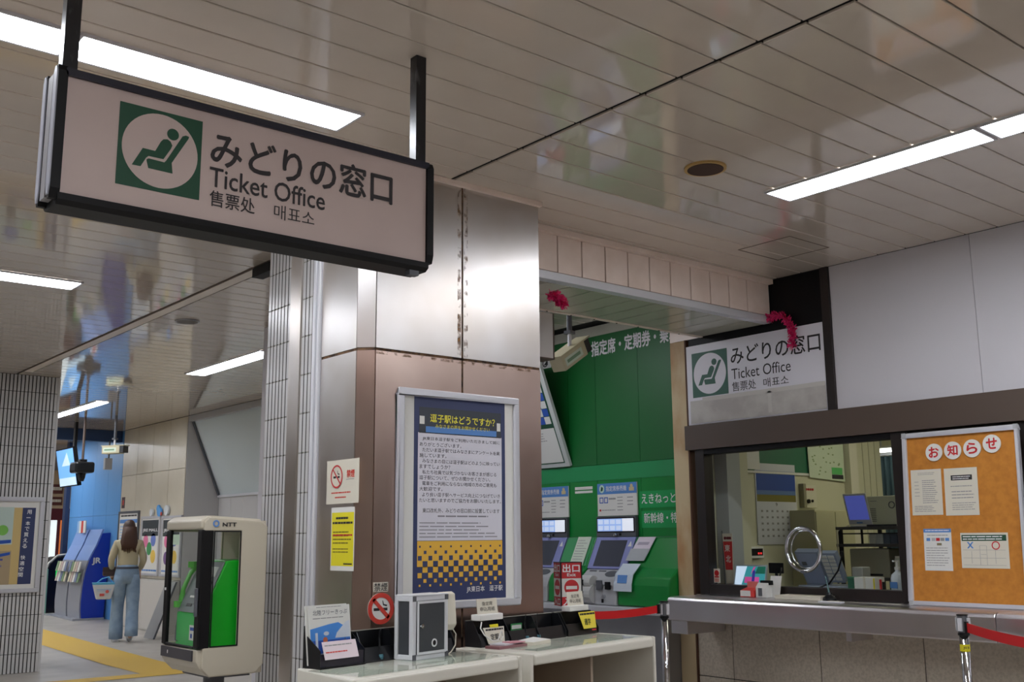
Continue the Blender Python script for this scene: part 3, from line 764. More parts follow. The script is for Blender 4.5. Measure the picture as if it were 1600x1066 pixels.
# black tray along the back of each desk, divided into bins with sloping fronts
def tray(label, D, a0, a1, bins, h=.120):
    t = put('form_tray', label, 'tray', D, a0, .338, group='black form trays on the desks')
    w = a1-a0
    h0 = h
    build('base', MB().box(0,0,0,w,.098,.006), BLACKP, t, **L_)
    build('back', MB().box(0,.092,.006,w,.098,h), BLACKP, t, **L_)
    build('top_edge', MB().box(0,.090,h,w,.100,h+.003), mat('tray_edge',(150,148,140),.4), t, **L_)
    for k in range(bins+1):
        x = w*k/bins
        build('divider', MB().prism([(x-.002,0,.006),(x-.002,0,.03),(x-.002,.05,h),(x-.002,.0915,h),(x-.002,.0915,.006)], (.004,0,0)), BLACKP, t, **L_)
    for k in range(bins):
        build('front_plate', MB().prism([(w*k/bins+.004,.002,.006),(w*k/bins+.004,.022,.058),(w*k/bins+.004,.026,.058),(w*k/bins+.004,.006,.006)], (w/bins-.008,0,0)), BLACKP, t, **L_)
    return t
tray('long black form tray behind the suggestion box on the left desk', D1, .355, .90, 3)
tray('long black form tray at the back of the right desk', D2, .045, .70, 3, .115)
tray('black tray with the yellow pass notice on the right desk end', D2, .72, .985, 1, .115)
# brochure stand on the left desk
t = put('brochure_stand', 'black acrylic brochure stand on the left end of the left desk', 'stand', D1, .110, .325)
build('base', MB().box(0,-.005,0,.235,.10,.006), BLACKP, t, **L_)
build('back', MB().box(0,.095,.006,.235,.10,.16), BLACKP, t, **L_)
build('side', MB().prism([(0,0,.006),(0,.0,.07),(0,.094,.13),(0,.094,.006)], (.003,0,0)), BLACKP, t, **L_)
build('side', MB().prism([(.232,0,.006),(.232,.0,.06),(.232,.094,.13),(.232,.094,.006)], (.003,0,0)), BLACKP, t, **L_)
build('lower_pocket', MB().box(.004,.004,.006,.231,.008,.055), mat('smoky_acrylic',(44,40,52),.15), t, **L_)
t = put('brochure', 'free pass brochure showing a blue sky and two figures, in the black stand', 'brochure', D1, .118, .385, z=ZD+.0065)
f = Fl(0, .12)
build('cover', f.rect(MB(),0,0,.215,.228,-.004,0), PAPER, t, **L_)
build('rear_copy', f.rect(MB(),-.012,.005,.205,.232,-.010,-.006), PAPER, t, **L_)
build('sky_picture', f.poly(MB(), [(.004,.05),(.21,.05),(.21,.13),(.15,.160),(.10,.155),(.004,.140)], 0,.0005), mat('sky_blue_print',(70,140,220),.5), t, **L_)
build('sea_picture', f.rect(MB(),.004,.045,.21,.095,.0005,.001), BLUED, t, **L_)
build('cloud_picture', f.disc(f.poly(f.rect(MB(),.028,.06,.040,.125,.001,.0015),[(.13,.10),(.21,.10),(.21,.165),(.19,.16),(.165,.14),(.14,.12)],.0005,.001),.085,.120,.014,.0006,.0009,16,.008), mat('cloud_pale',(206,214,226),.6), t, **L_)
build('figure_picture', f.disc(f.rect(MB(),.070,.048,.085,.085,.001,.0015),.078,.095,.012,.001,.0015,10), mat('figure_orange',(206,110,70),.6), t, **L_)
build('figure_picture', f.poly(f.poly(MB(),[(.12,.06),(.15,.06),(.138,.085),(.128,.09)],.001,.0015),[(.165,.052),(.195,.052),(.182,.10)],.001,.0015), mat('figure_grey',(70,90,120),.6), t, **L_)
text('北陸フリーきっぷ', f, .02,.192,.20,.212, mat('ink_slate',(80,84,96),.6), t, .001, 0, local=True)
lm = MB(); lines(lm, f, .04,.226,.17,.220,1,0,.0005,.4,0); lines(lm, f, .02,.184,.19,.176,1,0,.0005,.4,.1); build('small_print', lm, INKG, t, **L_)
t = put('leaflet', 'small pale pink leaflet in the lower pocket of the black stand', 'leaflet', D1, .130, .318, z=ZD+.034)
f = Fl(0, .35); build('paper', f.rect(MB(),0,0,.175,.070,0,.002), mat('leaflet_pink',(222,206,212),.6), t, **L_)
lm = MB(); lines(lm, f, .01,.032,.12,.022,1,.002,.0025,.5,0); build('small_print', lm, REDO, t, **L_)
lm = MB(); lines(lm, f, .01,.062,.15,.048,1,.002,.0025,.3,0); build('small_print', lm, INKG, t, **L_)
# suggestion box
t = put('suggestion_box', 'aluminium framed suggestion box with dark panels, lock and round window on the left desk', 'box', D1, .515, .225, R(2), z=ZD+.0035)
bw_, bd_, bh_ = .222, .105, .255
build('body', MB().box(.006,.006,.006,bw_-.006,bd_-.006,bh_-.008), BOXD, t, **L_)
e = MB()
for x in (0, bw_-.02):
    for y in (0, bd_-.02): e.box(x,y,0,x+.02,y+.02,bh_)
for z in (0, bh_-.02):
    e.box(.02,0,z,bw_-.02,.02,z+.02).box(.02,bd_-.02,z,bw_-.02,bd_,z+.02).box(0,.02,z,.02,bd_-.02,z+.02).box(bw_-.02,.02,z,bw_,bd_-.02,z+.02)
build('frame', e, ALU, t, bevel=.003, **L_)
build('lid', MB().box(.0,0,bh_,bw_,bd_,bh_+.006), ALU, t, bevel=.002, **L_)
dr = build('door', MB().box(.026,-.004,.024,bw_-.024,.006,bh_-.024), BOXD, t, bevel=.001, **L_)
dm = MB(); frame_rect(dm, Fl(-.004), .022,.020,bw_-.02,bh_-.02,.010,0,.003); build('door_trim', dm, ALU, dr, **L_)
build('lock', Fl(-.004).disc(Fl(-.004).disc(MB(),.045,.135,.009,0,.012,16),.045,.135,.004,.012,.018,10), CHROME, dr, **L_)
build('round_window', Fl(-.004).ring(MB(),.128,.062,.017,.011,0,.003,20), ALU, dr, **L_)
build('round_window', Fl(-.004).disc(MB(),.128,.062,.011,0,.001,20), BLACKM, dr, **L_)
c4 = MB()
for x in (0,bw_-.02):
    for z in (0,bh_-.02): c4.box(x-.001,-.001,z-.0005 if z else 0,x+.021,.0,z+.021)
build('corner_bracket', c4, GREYD, t, **L_)
t = put('cream_box', 'cream plastic box standing behind the suggestion box', 'box', D1, .765, .285)
build('body', MB().prism([(0,.0,.125),(0,.01,.255),(0,.03,.265),(0,.075,.255),(0,.075,.10),(0,.02,.10)], (.085,0,0)), PAPERC, t, bevel=.004, **L_)
build('stand', MB().box(.03,.03,0,.055,.045,.10), BLACKP, t, **L_)
build('cord', MB().tube([(.075,.03,.12),(.10,.02,.08),(.085,.01,.035),(.05,.0,.012),(.02,-.01,.004)], .003, 6), PAPERC, t, **L_)
# pens in the trays
def pen(D, a, b, lab, colr):
    t = put('pen', lab, 'pen', D, a, b, z=ZD+.007)
    build('barrel', MB().tube([(0,0,.0),(0,.012,.085)], .004, 8), colr, t, **L_)
    build('holder', MB().lathe((0,0,0), [(.011,0),(.013,.012),(.011,.02)], 12), mat('pen_teal',(60,110,124),.4), t, **L_)
    build('tether', MB().tube([(0,.012,.085),(.004,.012,.11),(.012,.014,.12),(.016,.018,.09),(.018,.03,.03)], .0012, 5), BLACKP, t, **L_)
pen(D1, .455, .35, 'black desk pen with teal foot left of the suggestion box', BLACKP)
pen(D2, .395, .35, 'black desk pen with teal foot beside the green label, right desk', BLACKP)
pen(D2, .485, .35, 'black desk pen with teal foot below the red exit sign', BLACKP)
t = put('tray_label', 'small green and white label in the middle of the right desk tray', 'label', D2, .36, .420, z=ZD+.050)
build('card', MB().box(0,0,0,.085,.002,.032), mat('label_green',(60,140,80),.5), t, **L_)
build('print', MB().box(.006,-.001,.007,.079,0,.025), PAPER, t, **L_)
# card holders
def card(label, D, a, b, z, s, w=.145):
    t = put('card_holder', label, 'sign', D, a, b, z=z)
    build('holder', MB().box(-.01,-.012,0,w+.012,.045,.028), PAPER, t, bevel=.004, **L_)
    f = Fl(.01, .12); build('card', f.rect(MB(),0,.02,w,.098,0,.002), PAPERC, t, **L_)
    text(s[0], f, .035,.066,w-.035,.084, INK, t, .003, .0, local=True); text(s[1], f, .02,.040,w-.02,.060, INK, t, .003, .0, local=True)
    return t
card('cream seat form card on a white holder, left end of the right desk', D2, .06, .36, ZD+.118, ('指定席','申込用紙'))
card('cream card reading reserved seat form under the red exit sign', D2, .790, .38, ZD+.118, ('指定席','申込用紙'), .14)
t = put('form_card', 'white form card leaning in the tray below the left card holder', 'sign', D2, .075, .335, z=ZD+.012)
f = Fl(0, .25); build('card', f.poly(MB(),[(.0,.075),(.15,.075),(.135,0),(.02,0)],0,.002), PAPERC, t, **L_)
lm = MB(); lines(lm, f, .015,.070,.14,.056,1,.002,.0025,.6,0); build('headline', lm, INK, t, **L_)
text('定期', f, .04,.015,.10,.045, INK, t, .003, .02, local=True); build('yellow_tab', f.rect(MB(),.05,.072,.11,.088,0,.002), YELP, t, **L_)
t = put('pass_notice', 'yellow student pass notice on the black tray at the right desk end', 'sign', D2, .822, .330, z=ZD+.03)
f = Fl(0, .25); build('card', f.poly(MB(),[(.0,.085),(.145,.085),(.13,0),(.02,0)],0,.002), mat('card_yellow',(226,206,70),.6), t, **L_)
lm = MB(); lines(lm, f, .01,.080,.14,.064,1,.002,.0025,.6,0); build('headline', lm, INK, t, **L_)
text('通学', f, .035,.018,.09,.050, mat('ink_darkgreen',(60,70,30),.6), t, .003, .03, local=True)
build('red_print', f.rect(MB(),.09,-.012,.125,-.006,.0,.002), REDI, t, **L_)
# booklets and cable
t = put('booklet_pile', 'untidy pile of maroon-edged booklets on the right desk', 'booklets', D2, .03, .215)
build('booklet', MB().box(0,0,.0005,.20,.085,.012), mat('booklet_maroon',(140,96,100),.5), t, R(0), **L_)
o = build('booklet', MB().box(0,0,0,.16,.08,.006), mat('booklet_white',(210,208,214),.4), t, **L_); o.location = (.05,.01,.0125); o.rotation_euler = (0,0,R(9))
o = build('booklet', MB().box(0,0,0,.09,.06,.004), mat('booklet_pink',(214,150,160),.4), t, **L_); o.location = (.10,.02,.019); o.rotation_euler = (0,0,R(-12))
t = put('form_pad', 'thick cream form pad beside the booklet pile on the right desk', 'pad', D2, .235, .185, R(8))
build('pad', MB().box(0,0,.0005,.17,.10,.018), PAPERC, t, bevel=.002, **L_)
build('top_sheet', MB().add([(0,0,.0185),(.17,0,.0185),(.175,.1,.024),(.0,.1,.019),(0,0,.019),(.17,0,.019),(.175,.1,.0245),(0,.1,.0195)],[(3,2,1,0),(4,5,6,7),(0,1,5,4),(1,2,6,5),(2,3,7,6),(3,0,4,7)]), PAPER, t, **L_)
t = put('white_cable', 'white charging cable curling between the card holder and the booklets', 'cable', D2, -.005, .30)
build('cable', MB().tube([(.045,.03,.115),(.02,.015,.09),(.03,0,.06),(.06,-.02,.035),(.09,-.03,.034),(.105,-.03,.06),(.115,-.03,.075),(.125,-.03,.05),(.10,-.04,.034)], .003, 6), PAPER, t, **L_)

# ================================================================== TELEPHONE BOOTH
Y0, Y1, X0, X1, Z0, Z1 = 4.80, 5.24, 2.078, 2.40, .765, 1.475
t = thing('payphone_booth', 'beige pedestal phone booth with glass door beside the tiled pillar', 'phone booth', (2.24,5.02,0))
bt = MB()
def rr(pts_c, r, n=5):     # rounded polygon corners
    out = []; N = len(pts_c)
    for i in range(N):
        p = Vector(pts_c[i]); a = (Vector(pts_c[i-1])-p).normalized(); b = (Vector(pts_c[(i+1) % N])-p).normalized()
        for k in range(n+1):
            s = k/n; out.append(p+a*r*(1-s)**2+b*r*s**2)
    return [tuple(v) for v in out]
side_out = [(X0+.012,Z0+.02),(X0+.05,Z0-.02),(X1-.04,Z0-.02),(X1,Z0+.02),(X1,Z1-.04),(X1-.03,Z1-.012),(X0+.02,Z1+.005),(X0-.005,Z1-.02),(X0-.005,Z1-.062),(X1-.14,Z1-.062),(X1-.14,Z0+.115),(X0+.012,Z0+.115)]
side_far = [(a if abs(a-(X1-.14)) > 1e-6 else X1-.045, b) for a, b in side_out]
for y, so in ((Y0, side_out), (Y1-.02, side_far)):
    build('side_shell', MB().prism([(a,y,b) for a,b in so], (0,.02,0)), BEIGE, t, bevel=.006)
build('back_shell', MB().box(X1-.04,Y0+.02,Z0-.02,X1,Y1-.02,Z1-.012), BEIGE, t)
build('roof', MB().prism([(X0-.02,Y0+.012,Z1-.052),(X0-.02,Y0+.012,Z1-.012),(X0+.02,Y0+.012,Z1+.012),(X1-.03,Y0+.012,Z1-.004),(X1-.03,Y0+.012,Z1-.052)], (0,Y1-Y0-.024,0)), BEIGE, t, bevel=.008)
build('base_shell', MB().prism([(X0+.005,Y0+.01,Z0+.02),(X0-.012,Y0+.01,Z0+.05),(X0-.012,Y0+.01,Z0+.105),(X1-.04,Y0+.01,Z0+.105),(X1-.04,Y0+.01,Z0-.018),(X0+.045,Y0+.01,Z0-.018)], (0,Y1-Y0-.02,0)), BEIGE, t, bevel=.006)
build('front_plate', MB().box(X0-.020,Y0+.05,Z0+.052,X0-.012,Y1-.02,Z0+.100), mat('plate_dark',(58,56,62),.4), t)
build('white_mark', MB().box(X0-.022,Y1-.11,Z0+.07,X0-.020,Y1-.105,Z0+.085), PAPER, t)
build('door_post', MB().box(X0-.014,Y0+.0,Z0+.108,X0+.045,Y0+.055,Z1-.055), BLACKM, t, bevel=.006)
dr = build('door', MB().box(X0-.014,Y1-.055,Z0+.108,X0+.004,Y1-.005,Z1-.055).box(X0-.014,Y0+.055,Z0+.108,X0+.0,Y1-.055,Z0+.118), BLACKM, t, bevel=.004)
build('door_glass', MB().box(X0-.006,Y0+.055,Z0+.118,X0-.002,Y1-.055,Z1-.055), GLASS, dr)
build('door_handle', MB().box(X0-.024,Y0+.012,1.02,X0-.014,Y0+.040,1.15), GREYD, dr, bevel=.004)
build('door_magnet', MB().box(X0-.017,Y1-.035,1.13,X0-.014,Y1-.022,1.142), PAPER, dr)
f = FX(X0-.006); stk = f.rect(MB(), -(Y1-.075),Z1-.125,-(Y1-.155),Z1-.075,0.001,.002); build('green_sticker', stk, mat('sticker_pale',(190,214,190),.5), dr)
build('side_glass', MB().box(X0+.045,Y0+.004,Z0+.115,X1-.14,Y0+.008,Z1-.062), GLASS, t)
build('side_glass', MB().box(X0+.01,Y1-.010,Z0+.115,X1-.045,Y1-.006,Z1-.062), GLASS, t)
sg = MB(); fs_ = FY(Y0); frame_rect(sg, fs_, X0+.045,Z0+.113,X1-.137,Z1-.060,.006,-.002,.001); build('side_gasket', sg, BLACKM, t)
fb = FY(Y0-.002)
build('logo_ring', fb.ring(MB(), X0+.052, Z1-.026, .016,.010,0,.002,24), BLUEI, t)
text('NTT', fb, X0+.085,Z1-.040,X0+.155,Z1-.022, INK, t, .001, .04)
build('mount_plate', MB().box(X0+.08,Y0+.06,Z0-.034,X1-.04,Y1-.06,Z0-.021), GREYD, t)
build('pedestal', MB().tube([(2.25,5.02,.02),(2.25,5.02,Z0-.034)], .05, 20), GREYD, t, smooth=False)
build('foot_plate', MB().lathe((2.25,5.02,0), [(.16,0),(.16,.02),(.06,.03)], 28), GREYD, t)
# the green telephone standing inside
t = thing('payphone', 'bright green public telephone inside the beige booth', 'telephone', (2.2,5.0,Z0+.106))
b0 = Z0+.107
prof = [(2.105,b0),(2.105,b0+.155),(2.215,b0+.40),(2.34,b0+.405),(2.355,b0+.38),(2.355,b0)]
build('housing', MB().prism([(a,4.850,b) for a,b in prof], (0,.30,0)), PHG, t, bevel=.006)
fs2 = F((2.1045,0,b0+.155),(0,-1,0),(.11,0,.245))
build('front_panel', fs2.rect(MB(), -5.145,.002,-4.858,.262,.0,.003), mat('phone_panel_grey',(112,118,120),.4), t)
build('lower_front', F((2.105,0,b0),(0,-1,0),(0,0,1)).rect(MB(), -5.148,.002,-4.852,.153,0,.002), PHG2, t)
build('display', fs2.rect(MB(), -4.98,.185,-4.89,.235,.003,.006), mat('phone_lcd',(206,212,206),.3), t)
for r_ in range(4):
    for c_ in range(3):
        a = -4.985+.034*c_; b = .040+.034*r_
        build('key', fs2.rect(MB(), a,b,a+.024,b+.022,.003,.008), BLACKP, t)
build('card_slot', fs2.rect(MB(), -5.07,.03,-5.01,.045,.003,.005).add([],[]), BLACKP, t)
build('card_slot', fs2.rect(MB(), -5.07,.075,-5.01,.085,.003,.005), PAPER, t)
hs = MB().tube([(2.13,5.165,b0+.20),(2.135,5.165,b0+.26),(2.165,5.165,b0+.33),(2.195,5.165,b0+.375)], [.017,.011,.011,.017], 12)
hs.lathe((2.115,5.165,b0+.175), [(.024,0),(.024,.03)], 14).lathe((2.18,5.165,b0+.365), [(.024,0),(.024,.03)], 14)
build('handset', hs, mat('handset_green',(92,176,76),.35), t, smooth=False)
build('handset_cord', MB().tube([(2.12,5.165,b0+.17),(2.11,5.17,b0+.08),(2.10,5.15,b0+.02),(2.11,5.10,b0+.012),(2.12,5.06,b0+.03)], .003, 6), GREYD, t)
fl_ = F((2.103,0,b0),(0,-1,0),(0,0,1))
build('sticker', fl_.rect(MB(), -4.99,.03,-4.91,.10,0,.001), PAPER, t)
build('sticker_print', fl_.rect(fl_.rect(MB(), -4.98,.075,-4.92,.09,.001,.0015), -4.975,.04,-4.955,.06,.001,.0015), BLUED, t)

# ================================================================== TICKET MACHINES AND GREEN CONSOLE
t = thing('machine_console', 'long green sloping console holding the ticket machines along the alcove wall', 'console', (6.2,6.5,0))
def cprof(y0, y1, m, name='console_section'):
    pts = [(6.298,1.368),(6.268,1.368),(6.15,1.13),(6.06,1.06),(6.035,1.0),(6.03,.84),(6.298,.84)]
    return build(name, MB().prism([(a,y0,b) for a,b in pts], (0,y1-y0,0)), m, t, bevel=.012)
cprof(5.475, 6.018, GREENC); cprof(6.482, 6.842, GREENC); cprof(7.31, 8.15, GREENC)
build('pale_slope', MB().prism([(6.2660,6.50,1.362),(6.1530,6.50,1.134),(6.1490,6.50,1.136),(6.2620,6.50,1.364)], (0,.33,0)), GREENC2, t)
build('steel_ledge', MB().box(5.93,5.47,.79,6.298,8.15,.836), ALUW, t, bevel=.006)
build('lower_panel', MB().box(5.99,5.47,.0,6.298,8.15,.788), mat('console_steel',(150,150,154),.35,.6), t)
def machine(y0, label):     # y0 = right (near) edge, width .46
    y1 = y0+.46
    t = thing('ticket_machine', label, 'ticket machine', (6.1,y0+.23,.836), 0, 'reserved seat ticket machines')
    f = FX(XG-.003)
    build('sign_plate', f.rect(MB(), -y1,1.545,-y0,1.815,0,.012), PAPER, t)
    build('sign_header', f.rect(MB(), -y1,1.725,-y0,1.815,.012,.013), BLUEI, t)
    text('指定席券売機', f, -y1+.105,1.748,-y0-.115,1.792, WHITEI, t, .0145, .012)
    build('header_circle', f.disc(MB(), -y1+.055,1.770,.030,.013,.0135,20,.034), mat('circle_mint',(196,222,206),.5), t)
    build('header_leaf', f.poly(MB(), [(-y1+.04,1.75),(-y1+.05,1.79),(-y1+.07,1.78),(-y1+.065,1.755)], .0135,.014), GREENI, t)
    build('header_icon', f.disc(f.rect(MB(), -y0-.085,1.745,-y0-.03,1.775,.013,.0135), -y0-.058,1.785,.016,.013,.0135), mat('icon_tan',(214,196,150),.5), t)
    m = MB(); frame_rect(m, f, -y1+.025,1.65,-y1+.07,1.70,.008,.012,.0125); frame_rect(m, f, -y1+.08,1.65,-y1+.125,1.70,.008,.012,.0125); build('icon_box', m, BLUED, t)
    m = MB(); lines(m, f, -y1+.135,1.695,-y1+.215,1.672,1,.012,.0125,.6,0); lines(m, f, -y1+.235,1.71,-y1+.30,1.58,5,.012,.0125,.25,.1); lines(m, f, -y1+.35,1.71,-y1+.42,1.62,3,.012,.0125,.25,.1); lines(m, f, -y1+.05,1.60,-y1+.21,1.585,1,.012,.0125,.4,0)
    build('small_print', m, INKG, t); build('red_mark', f.rect(MB(), -y1+.022,1.583,-y1+.042,1.60,.012,.0125), REDI, t)
    build('display_housing', MB().box(6.262,y0+.002,1.372,6.298,y1-.002,1.540), GREYD, t, bevel=.004)
    g = FX(6.262)
    build('display_surround', g.rect(MB(), -y1+.012,1.408,-y0-.012,1.530,0,.003), BLACKM, t)
    build('display', g.rect(MB(), -y1+.022,1.418,-y0-.15,1.520,.003,.005), mat('display_blue',(150,180,230),.4, emit=((150,180,232),.55)), t)
    build('display', g.rect(MB(), -y0-.148,1.418,-y0-.022,1.520,.003,.005), mat('display_white',(225,230,240),.4, emit=((222,228,240),.6)), t)
    m = MB()
    for i in range(4): g.rect(m, -y1+.03+.07*i,1.475,-y1+.088+.07*i,1.512,.005,.0055); g.rect(m, -y1+.03+.07*i,1.426,-y1+.088+.07*i,1.463,.005,.0055)
    build('display_key', m, mat('display_pale',(200,214,244),.4, emit=((190,206,240),.55)), t)
    build('lamp_dome', MB().lathe((6.245,y0+.22,1.378), [(.018,0),(.018,.008),(.008,.022)], 14), CHROME, t)
    build('slot', g.rect(MB(), -y0-.19,1.382,-y0-.165,1.402,0,.002), BLACKM, t)
    # sloping screen block
    pts = [(6.298,1.370),(6.264,1.370),(6.140,1.118),(6.17,1.10),(6.298,1.10)]
    build('screen_bezel', MB().prism([(a,y0+.004,b) for a,b in pts], (0,.452,0)), LILAC, t, bevel=.004)
    sl = F((6.264,0,1.370),(0,-1,0),(.124,0,.252))      # along the slope, b runs downwards as negative
    build('screen', sl.rect(MB(), -y1+.07,-.262,-y0-.085,-.03,.0,.003), SCREEN, t)
    build('screen_mark', sl.poly(MB(), [(-y0-.06,-.085),(-y0-.02,-.085),(-y0-.04,-.04)],.0,.003), PAPER, t)
    # body with coin and ticket openings
    bp = [(6.298,1.10),(6.150,1.112),(6.055,1.035),(6.02,.96),(6.015,.838),(6.298,.838)]
    build('body', MB().prism([(a,y0+.004,b) for a,b in bp], (0,.452,0)), GREYP, t, bevel=.008)
    top = F((6.150,0,1.112),(0,-1,0),(.095,0,.077))
    build('coin_bowl', top.disc(MB(), -y0-.13,-.055,.075,0,.004,24,.035), GREYD, t)
    build('coin_slot', top.rect(top.rect(MB(), -y1+.05,-.03,-y1+.13,-.018,0,.003), -y1+.16,-.03,-y1+.24,-.018,0,.003), GREYD, t)
    fb_ = FX(6.018)
    for (c, r_, h0) in ((y1-.13,.055,.955),(y1-.145,.075,.845)):
        m = MB(); 
        m.tube([(6.03,c-.07,h0+r_),(6.03,c+.07,h0+r_)], r_, 18); build('ticket_chute', m, mat('chute_grey',(192,192,190),.35), t, smooth=False)
        build('chute_mouth', MB().box(6.03-r_-.004,c-.0,h0+r_-.022,6.03-r_+.01,c+.05,h0+r_+.022), BLACKM, t)
    build('cash_recess', MB().box(6.000,y0+.15,.955,6.02,y0+.21,1.03), GREYD, t, bevel=.004)
    build('card_reader', MB().box(6.000,y0+.06,.96,6.02,y0+.11,1.02), BLACKM, t, bevel=.003)
    build('lock', fb_.disc(MB(), -y0-.13,.905,.016,0,.02,14), CHROME, t)
    build('key_slot', fb_.rect(MB(), -y0-.165,.855,-y0-.14,.885,0,.003), BLACKM, t)
machine(6.018, 'reserved seat ticket machine fully in view in the green alcove')
machine(6.846, 'reserved seat ticket machine partly hidden by the steel pillar')
def slope_paper(y0, w, label, kind):
    t = thing(kind, label, 'leaflet', (6.2,y0,1.3)); return t
t = slope_paper(5.83,.17,'plastic sleeve of leaflets hanging down the green console beside the ticket machine','leaflet_sleeve')
sl = F((6.262,0,1.370),(0,-1,0),(.118,0,.238))
build('leaflet', sl.poly(MB(), [(-5.975,-.005),(-5.79,-.005),(-5.825,-.13),(-6.01,-.13)],.006,.008), mat('leaflet_pinkish',(216,206,218),.5), t)
build('leaflet_print', sl.poly(MB(), [(-5.96,-.05),(-5.84,-.05),(-5.85,-.075),(-5.97,-.075)],.008,.0085), mat('leaf_print_grey',(170,160,178),.5), t)
build('sleeve', sl.poly(MB(), [(-6.02,-.11),(-5.81,-.11),(-5.84,-.215),(-6.04,-.215)],.010,.013), mat('plastic_grey',(180,184,188),.1), t)
build('lower_leaflet', MB().prism([(6.140,6.05,1.158),(6.140,5.855,1.158),(6.046,5.85,1.080),(6.018,5.845,1.004),(6.010,5.84,.95),(6.010,6.035,.95),(6.018,6.04,1.004),(6.046,6.045,1.080)], (-.004,0,.003)), mat('leaflet_bluish',(206,216,228),.4), t)
build('blue_print', MB().prism([(6.040,6.01,1.072),(6.040,5.91,1.072),(6.018,5.90,1.012),(6.018,6.00,1.012)], (-.006,0,.003)), BLUEI, t)
t = thing('console_notice', 'white notice strip lying on the green slope between the two ticket machines', 'notice', (6.2,6.6,1.3))
build('paper', sl.poly(MB(), [(-6.69,-.0),(-6.53,-.0),(-6.53,-.262),(-6.69,-.262)],.005,.008), mat('notice_mint',(206,216,200),.6), t)
lm = MB(); lines(lm, sl, -6.675,-.02,-6.545,-.24,9,.008,.0085,.2,.4); build('small_print', lm, INKG, t)
# tilted fare board, top leaning out
t = thing('fare_board', 'fare board leaning out above the machines with its slanted white edge', 'board', (6.28,7.1,1.978))
fb = F((6.272,6.80,1.985),(0,-1,0),(-.315,0,.80))     # right = -y, up leans to the viewer
build('board', fb.rect(MB(), -1.2,0,0,1.04,-.03,0), mat('board_edge_white',(198,202,200),.5), t)
build('green_field', fb.rect(MB(), -1.15,.035,-.05,1.0,0,.002), GREENI, t)
build('white_panel', fb.rect(MB(), -1.14,.045,-.06,.36,.002,.003), PAPER, t)
lm = MB(); lines(lm, fb, -.45,.33,-.14,.24,4,.003,.0035,.3,.3); build('small_print', lm, INKG, t)
m1 = MB(); m2 = MB(); random.seed(4)
for i in range(14):
    for j in range(8): fb.rect(m1 if (i+j) % 2 else m2, -1.13+.076*i,.40+.072*j,-1.13+.076*i+.072,.40+.072*j+.066,.002,.0035)
build('fare_cells', m1, PAPER, t); build('fare_cells', m2, BLUED, t)
t = thing('hanging_lightbox', 'small cream hanging lightbox partly behind the steel pillar under the soffit', 'sign', (4.45,5.24,2.55))
build('box', MB().box(4.28,5.18,2.552,4.645,5.30,2.864), mat('lightbox_cream',(206,200,196),.5), t, bevel=.004)
build('rim', MB().box(4.28,5.175,2.548,4.65,5.305,2.556).box(4.642,5.175,2.552,4.65,5.18,2.864), SEAM, t)
def camera_box(c, label, rz, s=1.0, top=H, tilt=0):
    t = thing('security_camera', label, 'camera', c, rz)
    build('housing', MB().box(-.20*s,-.06*s,-.055*s,.12*s,.06*s,.055*s), mat('camera_cream',(190,182,150),.5), t, bevel=.008, local=True)
    build('hood', MB().box(.12*s,-.055*s,-.045*s,.185*s,.055*s,.050*s), BLACKP, t, local=True)
    build('hood_cap', MB().box(-.21*s,-.065*s,.055*s,.20*s,.065*s,.066*s), mat('camera_cream',(190,182,150),.5), t, local=True)
    f = F((0,-.06*s,0),(1,0,0),(0,0,1)); build('label', f.rect(MB(), -.17*s,-.03*s,.06*s,.03*s,0,.002), mat('camera_label',(200,212,196),.5), t, local=True)
    build('label_print', f.rect(MB(), -.15*s,-.012*s,.03*s,.012*s,.002,.003), mat('label_green2',(120,150,120),.5), t, local=True)
    for ch in list(t.children): ch.rotation_euler = (0, tilt, 0)
    build('bracket', MB().tube([(-.02,0,.06*s),(-.02,0,.06*s+.10)], .014, 10), ALU, t, local=True)
    build('clamp', MB().box(-.05,-.03,.06*s+.09,.01,.03,.06*s+.115), GREYD, t, local=True)
    build('drop_pole', MB().tube([(-.02,0,.06*s+.10),(-.02,0,top-c[2]-.002)], .020, 10), GREYD, t, local=True)
camera_box((5.20,5.6,2.70), 'beige security camera hanging under the soffit before the green wall', R(10), tilt=R(-30))
camera_box((5.28,15.5,2.68), 'beige security camera hanging in the far hall beside the tiled wall', R(-60), 1.0)

# ================================================================== OFFICE COUNTER AND THINGS ON IT
t = thing('service_counter', 'stainless steel service counter below the ticket window', 'counter', (5.9,3.5,0.79))
def slab(y0, y1):
    pts = [(6.135,.952),(5.735,.952),(5.712,.945),(5.70,.928),(5.70,.797),(5.712,.790),(5.73,.790),(5.73,.90),(6.135,.90)]
    return MB().prism([(a,y0,b) for a,b in pts], (0,y1-y0,0))
build('worktop', slab(2.835,5.192), STEEL2 := steel_mat('counter_steel', (226,222,226), (214,208,210), 0, .30), t, bevel=.004)
build('worktop', slab(0.4,2.830), STEEL2, t, bevel=.004)
build('end_block', MB().box(5.72,5.03,.70,6.13,5.18,.789), STEEL2, t, bevel=.003)
build('wall_bracket', MB().box(5.9,3.85,.72,6.135,3.89,.899).box(5.9,2.3,.72,6.135,2.34,.899), STEEL2, t)
t = thing('notice_board', 'large cork notice board in an aluminium frame standing on the counter', 'board', (6.0,3.13,.953))
fn = F((5.985,3.482,.953),(0,-1,0),(.055,0,1.0))
m = MB(); frame_rect(m, fn, 0,0,.722,1.035,.026,0,.022); build('frame', m, ALUW, t, bevel=.006)
build('cork', fn.rect(MB(), .01,.01,.712,1.025,0,.008), CORK, t)
m = MB()
for a,b in ((0,0),(.696,0),(0,1.009),(.696,1.009)): fn.rect(m, a-.001,b-.001,a+.027,b+.027,.021,.0235)
build('corner_cap', m, GREYP, t)
